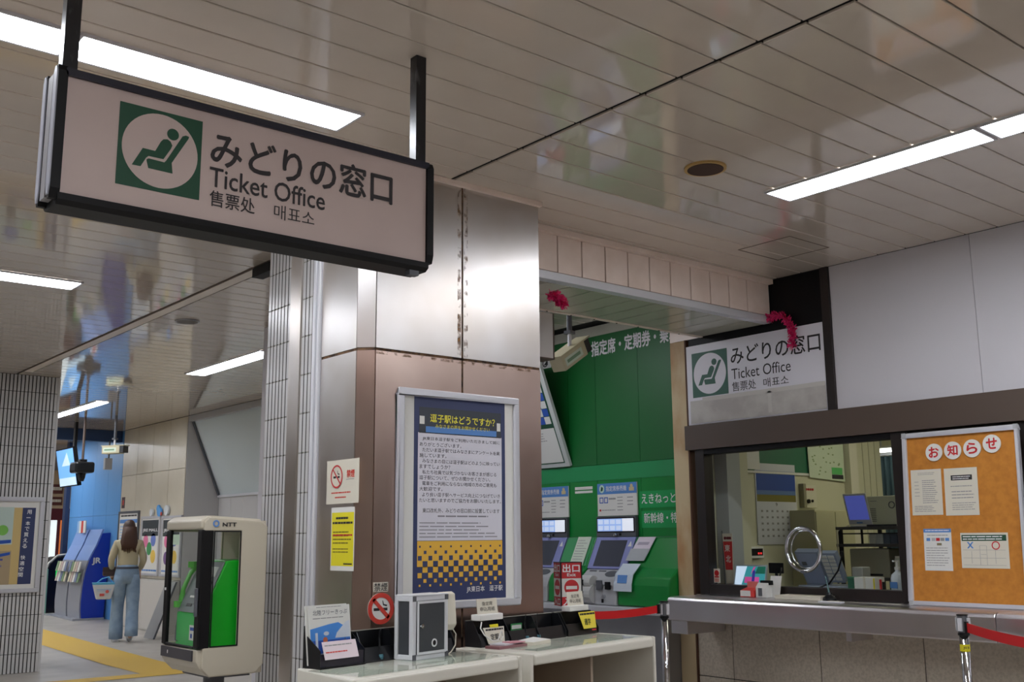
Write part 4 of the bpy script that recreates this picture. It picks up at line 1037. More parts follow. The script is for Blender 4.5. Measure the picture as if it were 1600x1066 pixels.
def on_board(name, lab, a0, b0, a1, b1, m=PAPERC, lean=0):
    t = thing(name, lab, 'notice', fn.p((a0+a1)/2,b0,.01))
    build('paper', fn.poly(MB(), [(a0,b0),(a1,b0-lean),(a1,b1-lean),(a0,b1)], .009,.0105), m, t); return t
for i, (a, b, ch, lab) in enumerate(((.204,.918,'お','first disc'),(.323,.922,'知','second disc'),(.443,.926,'ら','third disc'),(.562,.945,'せ','fourth disc'))):
    t = thing('letter_disc', 'white round %s from the left with a red character at the cork board top' % lab, 'letter', fn.p(a,b,.01), 0, 'letter discs on the cork board')
    build('disc', fn.disc(MB(), a,b-.012,.053,.009,.016,36), PAPER, t)
    text(ch, fn, a-.031,b-.042,a+.031,b+.020, REDI, t, .0170, .035)
t = on_board('notice_sheet', 'white printed sheet at the upper left of the cork board', .043,.532,.24,.806)
lm = MB(); lines(lm, fn, .09,.790,.20,.772,2,.0105,.011,.3,.1); lines(lm, fn, .065,.745,.10,.64,5,.0105,.011,.15,.3); lines(lm, fn, .115,.745,.215,.60,12,.0105,.011,.35,.3); lines(lm, fn, .06,.59,.22,.55,4,.0105,.011,.35,.3)
build('small_print', lm, INKG, t)
t = on_board('notice_sheet', 'white sheet with a black title bar at the upper middle of the cork board', .258,.526,.462,.804)
build('title_bar', fn.rect(MB(), .30,.732,.43,.762,.0105,.011), INK, t)
lm = MB(); lines(lm, fn, .31,.758,.42,.735,2,.011,.0115,.4,.1); build('title_print', lm, PAPER, t)
lm = MB(); lines(lm, fn, .295,.705,.44,.69,1,.0105,.011,.3,.1); lines(lm, fn, .30,.675,.445,.62,3,.0105,.011,.3,.2); lines(lm, fn, .30,.605,.445,.555,4,.0105,.011,.3,.3); build('small_print', lm, INKG, t)
t = on_board('payment_leaflet', 'white leaflet with a blue header at the lower left of the cork board', .108,.205,.282,.450, PAPER)
build('blue_header', fn.rect(MB(), .108,.428,.282,.450,.0105,.011), BLUEI, t)
lm = MB(); lines(lm, fn, .12,.446,.27,.433,1,.011,.0115,.4,0); build('header_print', lm, WHITEI, t)
lm = MB(); lines(lm, fn, .12,.345,.27,.23,8,.0105,.011,.25,.3); lines(lm, fn, .13,.42,.26,.405,1,.0105,.011,.3,0); build('small_print', lm, INKG, t)
for a, mm in ((.125,BLUEI),(.158,GREYP),(.186,REDI),(.214,INKG),(.244,BLUEI)): build('card_logo', fn.rect(MB(), a,.378,a+.024,.396,.0105,.011), mm, t)
build('card_logo', fn.rect(MB(), .19,.352,.22,.366,.0105,.011), mat('logo_olive',(130,120,90),.6), t)
t = on_board('map_notice', 'landscape notice with green header, blue cross and red ring on the cork board', .338,.223,.618,.424)
build('green_header', fn.rect(MB(), .345,.378,.608,.412,.0105,.011), GREENI, t)
lm = MB(); lines(lm, fn, .352,.409,.60,.381,2,.011,.0115,.4,.1); build('header_print', lm, WHITEI, t)
m = MB(); fn.poly(m, [(.375,.372),(.385,.372),(.415,.335),(.405,.335)],.0105,.0112); fn.poly(m, [(.405,.372),(.415,.372),(.385,.335),(.375,.335)],.0105,.0112); build('cross_mark', m, BLUEI, t)
build('ring_mark', fn.ring(MB(), .545,.352,.024,.018,.0105,.0112,24), REDI, t)
m = MB()
for (a,b,c,d) in ((.35,.325,.60,.3265),(.35,.28,.60,.2815),(.45,.24,.4515,.35),(.49,.24,.4915,.35),(.45,.35,.49,.3515),(.40,.25,.4015,.32),(.54,.25,.5415,.325),(.35,.24,.60,.2415),(.455,.30,.487,.3015)): fn.rect(m,a,b,c,d,.0105,.0112)
build('map_lines', m, INKG, t)
# speaking ring in the glass
t = thing('speaking_ring', 'chrome speaking ring fixed in the ticket window glass', 'ring', (XW+.01,4.342,1.13))
rg = [(XW+.005,4.342+.135*math.cos(2*PI*k/48),1.276+.145*math.sin(2*PI*k/48)) for k in range(48)]
build('outer_ring', MB().tube(rg, .013, 10, closed=True), CHROME, t, smooth=True)
rg = [(XW+.035,4.342+.118*math.cos(2*PI*k/48),1.276+.128*math.sin(2*PI*k/48)) for k in range(48)]
build('inner_ring', MB().tube(rg, .007, 10, closed=True), CHROME, t, smooth=True)
build('ring_label', FX(XW-.012).rect(MB(), -4.36,1.118,-4.32,1.135,0,.003), GREYD, t)
ZC = .953
t = thing('leaflet_box', 'small red and white leaflet box at the left on the counter', 'box', (6.03,4.715,ZC))
build('body', MB().prism([(5.985,4.77,ZC),(5.985,4.77,ZC+.045),(6.06,4.77,ZC+.065),(6.06,4.77,ZC)], (0,-.12,0)), mat('box_red',(222,66,60),.45), t, bevel=.004)
build('front_label', MB().box(5.982,4.68,ZC+.006,5.985,4.765,ZC+.045), PAPER, t)
build('back_card', MB().box(6.05,4.665,ZC+.05,6.056,4.755,ZC+.105), mat('card_salmon',(224,120,110),.5), t)
t = thing('card_stand', 'white stand with a dark slot beside the red leaflet box', 'stand', (6.04,4.60,ZC))
build('body', MB().prism([(5.99,4.64,ZC),(5.99,4.64,ZC+.07),(6.02,4.64,ZC+.10),(6.06,4.64,ZC+.10),(6.06,4.64,ZC)], (0,-.09,0)), PAPER, t, bevel=.005)
build('slot', MB().box(5.986,4.585,ZC+.012,5.99,4.615,ZC+.065), GREYD, t)
build('rear_card', MB().prism([(6.065,4.60,ZC),(6.065,4.50,ZC),(6.09,4.49,ZC+.145),(6.09,4.58,ZC+.145)], (.003,0,0)), PAPER, t)
build('black_clip', MB().box(6.02,4.54,ZC+.085,6.058,4.62,ZC+.115), BLACKM, t)
t = thing('money_tray', 'cream rectangular money tray on the counter in front of the glass', 'tray', (6.0,4.27,ZC))
build('tray', MB().box(5.93,4.08,ZC,6.09,4.44,ZC+.018), PAPERC, t, bevel=.005)
build('raised_rim', frame_rect(MB(), F((5.93,4.44,ZC+.018),(0,-1,0),(1,0,0),(0,0,1)), 0,0,.36,.16,.014,0,.010), PAPERC, t, bevel=.003)
t = thing('pen_stand', 'black round pen stand with an upright pen at the right end of the money tray', 'pen stand', (5.97,4.05,ZC))
build('base', MB().lathe((5.985,4.05,ZC), [(.045,0),(.043,.018),(.02,.04),(.016,.055),(.0,.056)], 20), BLACKP, t)
build('pen', MB().tube([(5.985,4.05,ZC+.045),(5.99,4.075,ZC+.16)], [.007,.003], 8), mat('pen_green_grey',(80,110,110),.3), t)
t = thing('flat_holder', 'flat silver card holder lying near the counter front', 'holder', (5.83,3.92,ZC))
build('plate', MB().box(5.81,3.85,ZC,5.85,4.02,ZC+.010), ALU, t, bevel=.003)
build('insert', MB().box(5.816,3.87,ZC+.010,5.844,3.95,ZC+.013), PAPERC, t)
t = thing('window_sticker', 'small red and white sticker low in the corner of the office glass', 'sticker', (XW+.018,5.12,1.03))
f = FX(XW+.018); build('label', f.rect(MB(), -5.140,1.035,-5.082,1.135,0,.001), PAPERC, t)
build('red_disc', f.disc(f.rect(MB(),-5.133,1.072,-5.092,1.082,.001,.002),-5.112,1.104,.021,.001,.002,20), REDI, t)
lm = MB(); lines(lm, f, -5.134,1.064,-5.09,1.04,3,.001,.002,.4,.1); build('small_print', lm, REDO, t)

# ---- inside the office
t = thing('office_desk', 'long clerk desk inside the ticket office behind the glass', 'desk', (6.9,3.5,0))
build('desk_top', MB().box(6.24,1.2,.86,7.08,5.14,.90), mat('office_desk_grey',(150,148,138),.4), t, bevel=.005)
for x, y in ((6.27,1.25),(7.02,1.25),(6.27,5.05),(7.02,5.05),(6.27,3.1),(7.02,3.1)): build('leg', MB().box(x,y,0,x+.04,y+.04,.859), GREYD, t)
ZO = .90
t = thing('banner_flag', 'red and white vertical banner inside the window at the left', 'banner', (6.4,5.2,ZO))
build('cloth', MB().prism([(6.40,5.246,1.39),(6.40,5.150,1.39),(6.40,5.155,1.02),(6.40,5.222,1.02)], (.003,0,0)), PAPERC, t)
f = FX(6.399); build('red_field', f.poly(MB(), [(-5.238,1.33),(-5.152,1.33),(-5.158,1.12),(-5.224,1.12)],.0,.001), mat('banner_red',(206,52,54),.6), t)
text('東', f, -5.224,1.255,-5.175,1.305, PAPER, t, .002, .02); text('北', f, -5.216,1.175,-5.170,1.225, PAPER, t, .002, .02)
build('top_print', f.disc(f.rect(MB(),-5.205,1.345,-5.16,1.365,0,.001),-5.218,1.355,.012,0,.001,14), mat('ink_maroon',(110,30,40),.6), t)
build('pole', MB().tube([(6.405,5.238,ZO),(6.405,5.250,1.41)], .004, 8).lathe((6.405,5.238,ZO), [(.03,0),(.03,.008)], 16), GREYD, t)
t = thing('tablet', 'small tablet with a teal and pink screen inside the window', 'tablet', (6.4,4.98,ZO))
f = F((6.36,5.12,ZO+.105),(-.10,-1,0),(.10,0,1))
f = F((6.36,5.13,ZO+.10),(0,-1,0),(.25,0,1))
build('case', f.rect(MB(), 0,0,.29,.165,-.010,0), mat('tablet_case',(196,206,212),.4), t)
build('screen', f.rect(MB(), .012,.012,.278,.153,0,.001), mat('screen_teal',(60,150,160),.4, emit=((50,140,150),.7)), t)
build('screen_pale', f.poly(MB(), [(.012,.012),(.075,.012),(.11,.153),(.012,.153)],.001,.0015), mat('screen_pale',(200,220,240),.4, emit=((200,220,245),.8)), t)
build('screen_pink', f.poly(f.rect(MB(),.10,.03,.23,.075,.001,.0015),[(.15,.09),(.17,.15),(.19,.15)],.001,.0015), mat('screen_pink',(206,80,150),.4, emit=((206,80,150),.6)), t)
build('screen_green', f.poly(MB(), [(.19,.10),(.278,.10),(.278,.153),(.21,.153)],.001,.0015), mat('screen_green',(20,100,80),.4, emit=((20,100,80),.5)), t)
build('screen_figure', f.disc(f.rect(MB(),.165,.03,.19,.10,.0015,.002),.178,.11,.014,.0015,.002,14), mat('screen_violet',(60,50,150),.4, emit=((60,50,150),.5)), t)
build('stand', MB().prism([(6.37,4.96,ZO),(6.46,4.96,ZO),(6.40,4.96,ZO+.15)], (0,.05,0)), GREYD, t)
t = thing('pos_terminal', 'grey-blue office terminal with slanted screen and key rows behind the chrome ring', 'terminal', (6.7,4.45,ZO))
TG = mat('terminal_blue_grey',(132,142,160),.35)
build('base', MB().box(6.50,4.30,ZO,6.86,4.66,ZO+.12), TG, t, bevel=.01)
fs_ = F((6.64,4.671,1.012),(0,-1,0),(-.14,0,.24))
build('screen_case', fs_.rect(MB(), 0,0,.19,.278,-.05,0), TG, t)
build('screen', fs_.rect(MB(), .012,.02,.178,.262,0,.002), mat('terminal_screen',(150,160,184),.2), t); build('badge', fs_.rect(MB(), .03,.17,.07,.20,.002,.003), GREYD, t)
kb = F((6.60,4.462,1.04),(0,-1,0),(-.11,0,.20)); build('key_case', kb.rect(MB(), 0,0,.135,.235,-.04,0), TG, t)
m = MB()
for i in range(7):
    for j in range(2): kb.rect(m, .012+.058*j,.02+.029*i,.060+.058*j,.041+.029*i,0,.005)
build('keys', m, mat('key_cream',(196,196,190),.4), t, kind='stuff')
build('handset_rest', MB().box(6.62,4.20,ZO,6.72,4.285,ZO+.25), mat('rest_grey',(164,166,160),.4), t, bevel=.008)
build('gooseneck', MB().tube([(6.45,4.44,ZO+.11),(6.42,4.34,ZO+.14),(6.40,4.25,ZO+.23),(6.40,4.21,ZO+.33)], .006, 8).lathe((6.40,4.21,ZO+.33), [(.009,0),(.011,.03),(.004,.035)], 10), BLACKM, t)
t = thing('desk_display', 'small black display on a stalk left of the chrome ring', 'display', (6.5,4.8,ZO))
build('panel', MB().box(6.44,4.74,ZO+.20,6.46,4.86,ZO+.275), BLACKM, t, bevel=.003)
build('stalk', MB().box(6.445,4.79,ZO+.015,6.455,4.81,ZO+.21), BLACKM, t); build('foot', MB().box(6.40,4.74,ZO,6.48,4.86,ZO+.015), BLACKM, t)
build('cable', MB().tube([(6.43,4.74,ZO+.24),(6.40,4.72,ZO+.22),(6.38,4.75,ZO+.12),(6.39,4.74,ZO+.02)], .005, 8), BLACKP, t)
t = thing('fan_heater_box', 'white carton standing on the clerk desk right of the terminal', 'box', (6.5,4.05,ZO))
build('carton', MB().box(6.40,3.975,ZO,6.52,4.13,ZO+.19), PAPER, t, bevel=.002)
build('side_print', MB().box(6.398,3.976,ZO+.01,6.40,3.986,ZO+.185), YELP, t); build('tape', MB().box(6.3975,4.045,ZO,6.40,4.06,ZO+.191), PAPERC, t)
t = thing('sanitizer_bottle', 'white pump bottle of hand sanitizer at the right end of the window', 'bottle', (6.36,3.78,ZO))
build('bottle', MB().lathe((6.36,3.78,ZO), [(.050,0),(.053,.01),(.053,.19),(.046,.215),(.018,.235),(.016,.245)], 20, 1, .8), mat('bottle_white',(216,224,232),.3), t)
build('label', MB().box(6.303,3.755,ZO+.13,6.306,3.805,ZO+.17), BLUEI, t)
build('pump', MB().lathe((6.36,3.78,ZO+.245), [(.018,0),(.018,.018),(.007,.02),(.007,.05),(.013,.052),(.013,.062)], 12).box(6.315,3.773,ZO+.297,6.36,3.787,ZO+.307), PAPER, t)
t = thing('red_marker', 'red marker standing between the carton and the sanitizer bottle', 'pen', (6.4,3.92,ZO)); 
build('barrel', MB().tube([(6.38,3.92,ZO),(6.38,3.92,ZO+.18)], .008, 10), REDI, t); build('cap', MB().tube([(6.38,3.90,ZO),(6.38,3.90,ZO+.165)], .008, 10), BLACKM, t)
t = thing('green_box', 'green low box on the clerk desk next to the white carton', 'box', (6.46,4.16,ZO)); build('box', MB().box(6.42,4.135,ZO,6.50,4.195,ZO+.18), mat('box_green',(40,96,72),.5), t, bevel=.003); build('lid', MB().box(6.417,4.133,ZO+.18,6.503,4.197,ZO+.19), mat('box_green_lid',(60,116,90),.5), t)
# wall of the partition: calendar, board, leaflets, panels
FC = FY(5.35)
t = thing('wall_calendar', 'large wall calendar with a blue sky and yellow field photo', 'calendar', (7.22,5.34,1.30))
build('sheet', FC.rect(MB(), 6.965,1.30,7.505,1.955,.002,.008), mat('calendar_white',(206,208,214),.5), t)
build('sky', FC.rect(MB(), 6.975,1.735,7.497,1.895,.008,.009), mat('calendar_blue',(34,72,158),.4), t)
build('sky_low', FC.rect(MB(), 6.975,1.700,7.497,1.736,.008,.009), mat('calendar_haze',(90,120,170),.4), t)
build('field', FC.rect(MB(), 6.975,1.645,7.497,1.702,.008,.009), mat('calendar_olive',(124,116,40),.5), t)
m = MB()
for i in range(7):
    for j in range(5): FC.rect(m, 7.02+.068*i,1.36+.05*j,7.045+.068*i,1.376+.05*j,.008,.009)
build('dates', m, INKG, t); text('9', FC, 7.215,1.608,7.240,1.636, INK, t, .0095)
t = thing('green_wallboard', 'green chalkboard on the partition behind the calendar', 'board', (7.4,5.34,1.87))
m = MB(); frame_rect(m, FC, 6.80,1.872,8.22,2.40,.02,.0005,.014); build('frame', m, PAPER, t); build('board', FC.rect(MB(), 6.81,1.88,8.21,2.39,.0,.002), mat('board_green',(24,104,70),.5), t)
t = thing('pinned_paper', 'crumpled white paper pinned at the left end of the green board', 'paper', (6.92,5.33,1.9)); build('sheet', FC.rect(MB(), 6.86,1.90,7.02,2.25,.015,.018), PAPER, t)
t = thing('route_poster', 'pale green route poster pinned over the right end of the green board', 'poster', (7.9,5.33,1.84))
build('sheet', FC.poly(MB(), [(7.70,1.858),(8.225,1.835),(8.225,2.40),(7.68,2.40)],.016,.019), mat('poster_mint',(204,216,190),.5), t)
build('green_block', FC.rect(MB(), 8.03,1.895,8.19,1.955,.019,.020), mat('block_green',(90,186,100),.5), t); build('black_block', FC.rect(MB(), 8.03,1.855,8.20,1.893,.019,.020), INK, t)
m = MB(); random.seed(9)
for i in range(26):
    a = random.uniform(7.74,8.18); b = random.uniform(1.96,2.18) if a > 8.0 else random.uniform(1.88,2.18); FC.rect(m, a,b,a+.022,b+.012,.019,.020)
build('route_marks', m, mat('mark_olive',(140,160,110),.6), t)
t = thing('switch_panel', 'cream switch panel with four red lamps on the partition', 'switch panel', (7.68,5.34,1.60))
build('plate', FC.rect(MB(), 7.60,1.60,7.78,1.79,0,.02), mat('plate_cream',(212,208,186),.5), t, bevel=.003)
build('lamp', FC.disc(FC.disc(FC.disc(FC.disc(MB(),7.635,1.755,.010,.02,.026,12),7.665,1.755,.010,.02,.026,12),7.695,1.755,.010,.02,.026,12),7.725,1.755,.010,.02,.026,12), REDI, t)
build('key_switch', FC.disc(FC.disc(MB(),7.65,1.655,.018,.02,.035,14),7.71,1.658,.012,.02,.03,12), BLACKM, t)
build('conduit', MB().box(7.555,5.30,1.60,7.592,5.345,1.80), mat('conduit_olive',(140,136,108),.5), t)
t = thing('digital_clock', 'small wall display with red digits under the calendar', 'display', (6.87,5.34,1.20))
build('case', FC.rect(MB(), 6.785,1.195,7.00,1.285,0,.03), mat('clock_case',(228,228,222),.5), t, bevel=.003); build('window', FC.rect(MB(), 6.80,1.215,6.985,1.270,.03,.032), BLACKM, t)
build('digits', FC.rect(FC.rect(MB(), 6.92,1.225,6.94,1.240,.032,.033), 6.95,1.225,6.97,1.240,.032,.033), mat('led_red',(230,60,60),.5, emit=((230,50,50),1.0)), t)
t = thing('tall_cabinet', 'yellowish tall office cabinet against the partition', 'cabinet', (7.7,5.2,0))
build('body', MB().box(7.40,5.10,0,7.96,5.345,1.575), mat('cabinet_cream',(190,186,150),.5), t, bevel=.004); build('door', MB().box(7.41,5.093,.05,7.675,5.10,1.56).box(7.685,5.093,.05,7.95,5.10,1.56), mat('cabinet_cream',(190,186,150),.5), t); build('handle', MB().box(7.65,5.08,.95,7.66,5.093,1.07), GREYD, t)
# rack with laptop and printer further right inside
t = thing('equipment_rack', 'dark equipment rack inside the office under the laptop', 'rack', (7.45,4.3,0))
for x, y in ((7.15,4.70),(7.15,3.90),(7.70,4.70),(7.70,3.90)): build('post', MB().box(x,y,0,x+.025,y+.025,1.41), BLACKM, t)
for z in (.45,1.035,1.282,1.41): build('shelf', MB().box(7.14,3.88,z,7.74,4.74,z+.022), mat('shelf_dark',(58,56,52),.5), t)
build('rail', MB().box(7.14,3.9,1.375,7.15,4.72,1.385), BLACKM, t); build('rail', MB().box(7.14,4.51,1.305,7.15,4.525,1.41), BLACKM, t)
t = thing('laptop', 'white laptop with a blue screen on top of the rack', 'laptop', (7.3,4.6,1.4325))
f = F((7.27,4.700,1.447),(0,-1,0),(-.07,0,.23)); build('screen_case', f.rect(MB(), 0,0,.20,.245,-.010,0), mat('laptop_white',(206,208,212),.3), t, bevel=.003)
build('screen', f.rect(MB(), .014,.04,.186,.230,0,.001), mat('laptop_blue',(90,100,190),.3, emit=((84,94,184),.45)), t); build('badge', f.rect(MB(), .07,.012,.12,.022,0,.001), BLUEI, t)
build('keyboard', MB().box(7.28,4.50,1.4325,7.48,4.70,1.445), mat('laptop_white',(206,208,212),.3), t)
build('lead', MB().tube([(7.26,4.70,1.445),(7.13,4.72,1.40),(7.125,4.72,1.25),(7.13,4.69,1.15),(7.13,4.66,1.07)], .004, 6), PAPERC, t)
t = thing('desktop_case', 'cream office machine with a round emblem beside the laptop', 'machine', (7.65,4.45,1.4325))
build('case', MB().box(7.56,4.20,1.4325,7.73,4.715,1.672), mat('case_cream',(196,198,180),.5), t, bevel=.006)
f = FX(7.56); build('vent', lines(MB(), f, -4.69,1.58,-4.64,1.47,8,0,.002,.4,0), GREYD, t, kind='stuff'); build('round_dial', f.ring(MB(), -4.50,1.60,.028,.021,0,.004,20), GREYD, t); build('print', f.rect(MB(), -4.69,1.63,-4.63,1.636,0,.001), INKG, t)
t = thing('desk_pad', 'dark flat keyboard on the rack top beside the laptop', 'keyboard', (7.3,4.2,1.4325)); build('board', MB().box(7.17,4.24,1.4325,7.26,4.49,1.447), BLACKP, t, bevel=.003); build('wrist_rest', MB().box(7.16,4.10,1.4325,7.28,4.235,1.452), mat('rest_cream',(214,206,180),.5), t, bevel=.004)
t = thing('printer', 'low grey-beige printer on the lower shelf of the rack', 'printer', (7.4,4.4,1.0575))
build('body', MB().box(7.17,4.32,1.0575,7.60,4.65,1.268), mat('printer_beige',(146,142,120),.5), t, bevel=.008); build('paper_slot', MB().box(7.165,4.38,1.07,7.17,4.56,1.085), BLACKM, t)
t = thing('white_printer', 'small cream printer at the right end of the lower rack shelf', 'printer', (7.4,4.1,1.0575)); build('body', MB().box(7.17,3.95,1.0575,7.50,4.28,1.20), mat('case_cream',(196,198,180),.5), t, bevel=.006); build('lid', MB().box(7.165,3.96,1.20,7.50,4.27,1.215), PAPERC, t)
t = thing('binder_row', 'pale and slate office files standing on the middle shelf of the rack', 'files', (7.3,4.3,1.3045))
for i, c in enumerate(((196,196,180),(180,184,176),(70,84,96),(56,70,84),(60,74,88))): build('file', MB().box(7.20,4.44-.06*i,1.3045,7.42,4.494-.06*i,1.385), mat('file_%d' % i, c, .5), t)
t = thing('lower_printer', 'large beige machine at the bottom of the rack', 'machine', (7.4,4.3,.473)); build('body', MB().box(7.18,3.96,.473,7.62,4.62,.90), mat('printer_beige',(146,142,120),.5), t, bevel=.01); build('drawer', MB().box(7.17,4.0,.50,7.18,4.58,.66), mat('printer_drawer',(160,156,134),.5), t)
t = thing('curtain', 'dark green-grey pleated curtain at the rear of the office', 'curtain', (9.3,5.5,1.2))
pts = []
n = 60
for i in range(n+1): pts.append((9.30+.035*math.sin(i*1.05), 5.72-.6*i/n))
m = MB(); vs = [(x,y,.6) for x,y in pts]+[(x,y,2.12) for x,y in pts]+[(x+.004,y,.6) for x,y in pts]+[(x+.004,y,2.12) for x,y in pts]; N = n+1
m.add(vs, [(i,i+1,N+i+1,N+i) for i in range(n)]+[(2*N+i+1,2*N+i,3*N+i,3*N+i+1) for i in range(n)]+[(N+i,N+i+1,3*N+i+1,3*N+i) for i in range(n)])
build('cloth', m, mat('curtain_slate',(74,98,104),.8), t, smooth=True); build('rail', MB().box(9.26,5.1,2.125,9.35,5.75,2.15), ALU, t)
t = thing('filing_cabinet', 'pale cabinet at the rear of the office below the curtain rail', 'cabinet', (9.9,4.9,0)); build('body', MB().box(9.65,5.05,0,10.0,5.9,1.9), mat('cabinet_pale',(186,188,170),.5), t, bevel=.005); build('door', MB().box(9.642,5.06,.05,9.65,5.47,1.88).box(9.642,5.48,.05,9.65,5.89,1.88), mat('cabinet_pale2',(196,198,180),.5), t); build('handle', MB().box(9.63,5.44,.95,9.642,5.455,1.06), GREYD, t)
t = thing('tube_lamp', 'slim lit tube lamp seen high at the rear of the office', 'light', (9.05,5.45,2.15)); build('tube', MB().tube([(9.05,5.60,2.155),(9.05,5.33,2.155)], .018, 10), mat('tube_lit',(250,250,245),.4, emit=((250,252,248),6)), t); build('bracket', MB().box(9.03,5.30,2.175,9.07,5.63,2.195), PAPER, t); build('hanger', MB().box(9.045,5.45,2.195,9.055,5.46,2.598), GREYP, t)

# ================================================================== BELT BARRIERS AND EXIT SIGN
def stanchion(x, y, label, lean=0, band=False):
    t = thing('belt_post', label, 'barrier post', (x,y,0), 0, 'belt barrier posts')
    L = dict(local=True)
    build('foot', MB().lathe((0,0,0), [(.16,0),(.16,.012),(.05,.03),(.03,.035)], 28), GREYD, t, **L)
    build('tube', MB().tube([(0,0,.03),(0,0,.86)], .024, 20), CHROME, t, smooth=True, **L)
    build('collar', MB().lathe((0,0,.845), [(.03,0),(.03,.012),(.026,.014)], 20), BLACKP, t, **L)
    hd = build('head', MB().lathe((0,0,.86), [(.027,0),(.027,.085)], 20), mat('post_grey',(120,122,128),.3,.6), t, **L)
    build('belt_cassette', MB().box(-.036,-.012,.868,-.028,.012,.935).box(.028,-.012,.868,.036,.012,.935).box(-.012,-.036,.868,.012,-.028,.935).box(-.012,.028,.868,.012,.036,.935), ALU, t, **L)
    build('cap', MB().lathe((0,0,.945), [(.030,0),(.030,.008),(.02,.010)], 20), BLACKP, t, **L)
    if band:
        build('yellow_band', MB().lathe((0,0,.765), [(.0255,0),(.0255,.035)], 20), YELP, t, **L)
        f = F((-.0,-.0,.765),(.6,-.8,0),(0,0,1)); 
        text('J03', F((-.02,-.0165,.765),(.6,-.8,0),(0,0,1)), -.014,.010,.014,.026, INK, t, .006, .02, local=True)
    return t
stanchion(5.275,4.835,'belt post at the left end of the stainless counter')
stanchion(5.47,2.895,'belt post with a yellow band before the counter on the right', band=True)
stanchion(4.50,4.92,'belt post hidden under the red exit sign')
def belt(p, q, label, sag=.012):
    t = thing('barrier_belt', label, 'belt', p); P, Q = Vector(p), Vector(q); n = 10; m = MB(); sd = (Q-P).cross(Vector((0,0,1))).normalized()*.0015; vs = []
    for i in range(n+1):
        c = P.lerp(Q, i/n); c.z -= sag*4*(i/n)*(1-i/n)
        vs += [c-sd+Vector((0,0,-.024)), c+sd+Vector((0,0,-.024)), c+sd+Vector((0,0,.024)), c-sd+Vector((0,0,.024))]
    fs = []
    for i in range(n):
        a = 4*i; b = a+4
        for k in range(4): fs.append((a+k, a+(k+1) % 4, b+(k+1) % 4, b+k))
    fs += [(3,2,1,0),(4*n,4*n+1,4*n+2,4*n+3)]; m.add(vs, fs); build('webbing', m, REDB, t); build('belt_end', MB().box(P.x-.012,P.y-.006,P.z-.03,P.x+.012,P.y+.006,P.z+.03), BLACKP, t)
belt((5.225,4.84,.905),(4.60,4.86,.895),'red belt stretched from the counter-end post behind the desk')
belt((5.43,2.855,.89),(4.70,2.08,.895),'red belt running off to the right in front of the counter')
t = thing('exit_sign', 'square red and white exit sign with a no-entry symbol behind the right desk', 'sign', (4.5,4.92,.957), R(-22))
ex0,ex1,ey0,ey1,ez0,ez1 = -.068,.068,-.065,.065,0,.26
K = dict(local=True)
build('body', MB().box(ex0,ey0,ez0,ex1,ey1,ez1), REDI, t, **K)
for f, w, o in ((FY(ey0),ex1-ex0,ex0),(FX(ex0),ey1-ey0,-ey1)):
    build('white_panel', f.rect(MB(), o+.004,ez0+.055,o+w-.004,ez0+.165,.0,.001), PAPER, t, **K)
    cx = o+w/2; build('no_entry_disc', f.disc(MB(), cx,ez0+.110,.048,.001,.0015,28), REDI, t, **K); build('no_entry_bar', f.rect(MB(), cx-.036,ez0+.100,cx+.036,ez0+.120,.0015,.002), PAPER, t, **K)
    text('出口', f, o+.012,ez0+.202,o+w-.014,ez0+.250, WHITEI, t, .002, .03, local=True); text('Exit', f, cx-.028,ez0+.178,cx+.028,ez0+.196, WHITEI, t, .002, .02, local=True); text('入口', f, o+.012,ez0+.006,o+w-.014,ez0+.046, WHITEI, t, .002, .03, local=True)
build('edge_tape', MB().box(ex0-.003,ey0-.003,ez0,ex0+.004,ey0+.004,ez1).box(ex1-.004,ey0-.003,ez0,ex1+.003,ey0+.004,ez1).box(ex0-.003,ey0-.003,ez1,ex1+.003,ey1+.003,ez1+.003), BLACKM, t, kind='stuff', **K)

# ================================================================== FAR HALL
t = thing('column_poster', 'framed ticketing poster on the ribbed tile column', 'poster', (3.0,12.24,.84))
fc = FY(12.25); m = MB(); frame_rect(m, fc, 2.35,.835,3.435,1.850,.045,.001,.03); build('frame', m, ALUW, t, bevel=.008)
build('margin', fc.rect(MB(), 2.38,.86,3.41,1.82,.001,.012), PAPER, t)
build('navy_strip', fc.rect(MB(), 3.215,.925,3.35,1.735,.012,.013), NAVY, t)
build('tan_border', fc.rect(MB(), 3.13,.925,3.215,1.735,.012,.013), mat('border_tan',(206,180,120),.5), t)
build('photo_sky', fc.rect(MB(), 2.40,1.33,3.13,1.74,.012,.013), mat('photo_pale',(186,204,196),.5), t)
build('photo_ground', fc.rect(MB(), 2.40,.925,3.13,1.33,.012,.013), mat('photo_brown',(172,152,120),.5), t)
m = MB(); fc.poly(m, [(2.95,1.345),(3.12,1.36),(3.12,1.395),(2.95,1.385)],.013,.014); fc.poly(m, [(2.95,1.20),(3.12,1.235),(3.12,1.265),(2.95,1.235)],.013,.014); build('blue_stripe', m, BLUED, t)
build('tan_band', fc.poly(MB(), [(2.93,1.27),(3.13,1.28),(3.13,1.345),(2.93,1.34)],.013,.0135), mat('border_tan',(206,180,120),.5), t)
build('green_roundel', fc.disc(MB(), 3.03,1.495,.055,.013,.014,20), mat('roundel_green',(124,190,84),.5), t); build('blue_roundel', fc.disc(MB(), 2.86,1.62,.08,.013,.014,20), BLUED, t)
build('dark_door', fc.rect(MB(), 2.80,1.18,2.905,1.50,.013,.014), mat('door_dark',(50,64,60),.5), t)
build('violet_text', lines(MB(), fc, 2.80,1.20,3.06,1.10,3,.014,.015,.55,.2), mat('violet_ink',(70,80,160),.5), t)
m = MB()
s = '用一本で買える　快適空間'
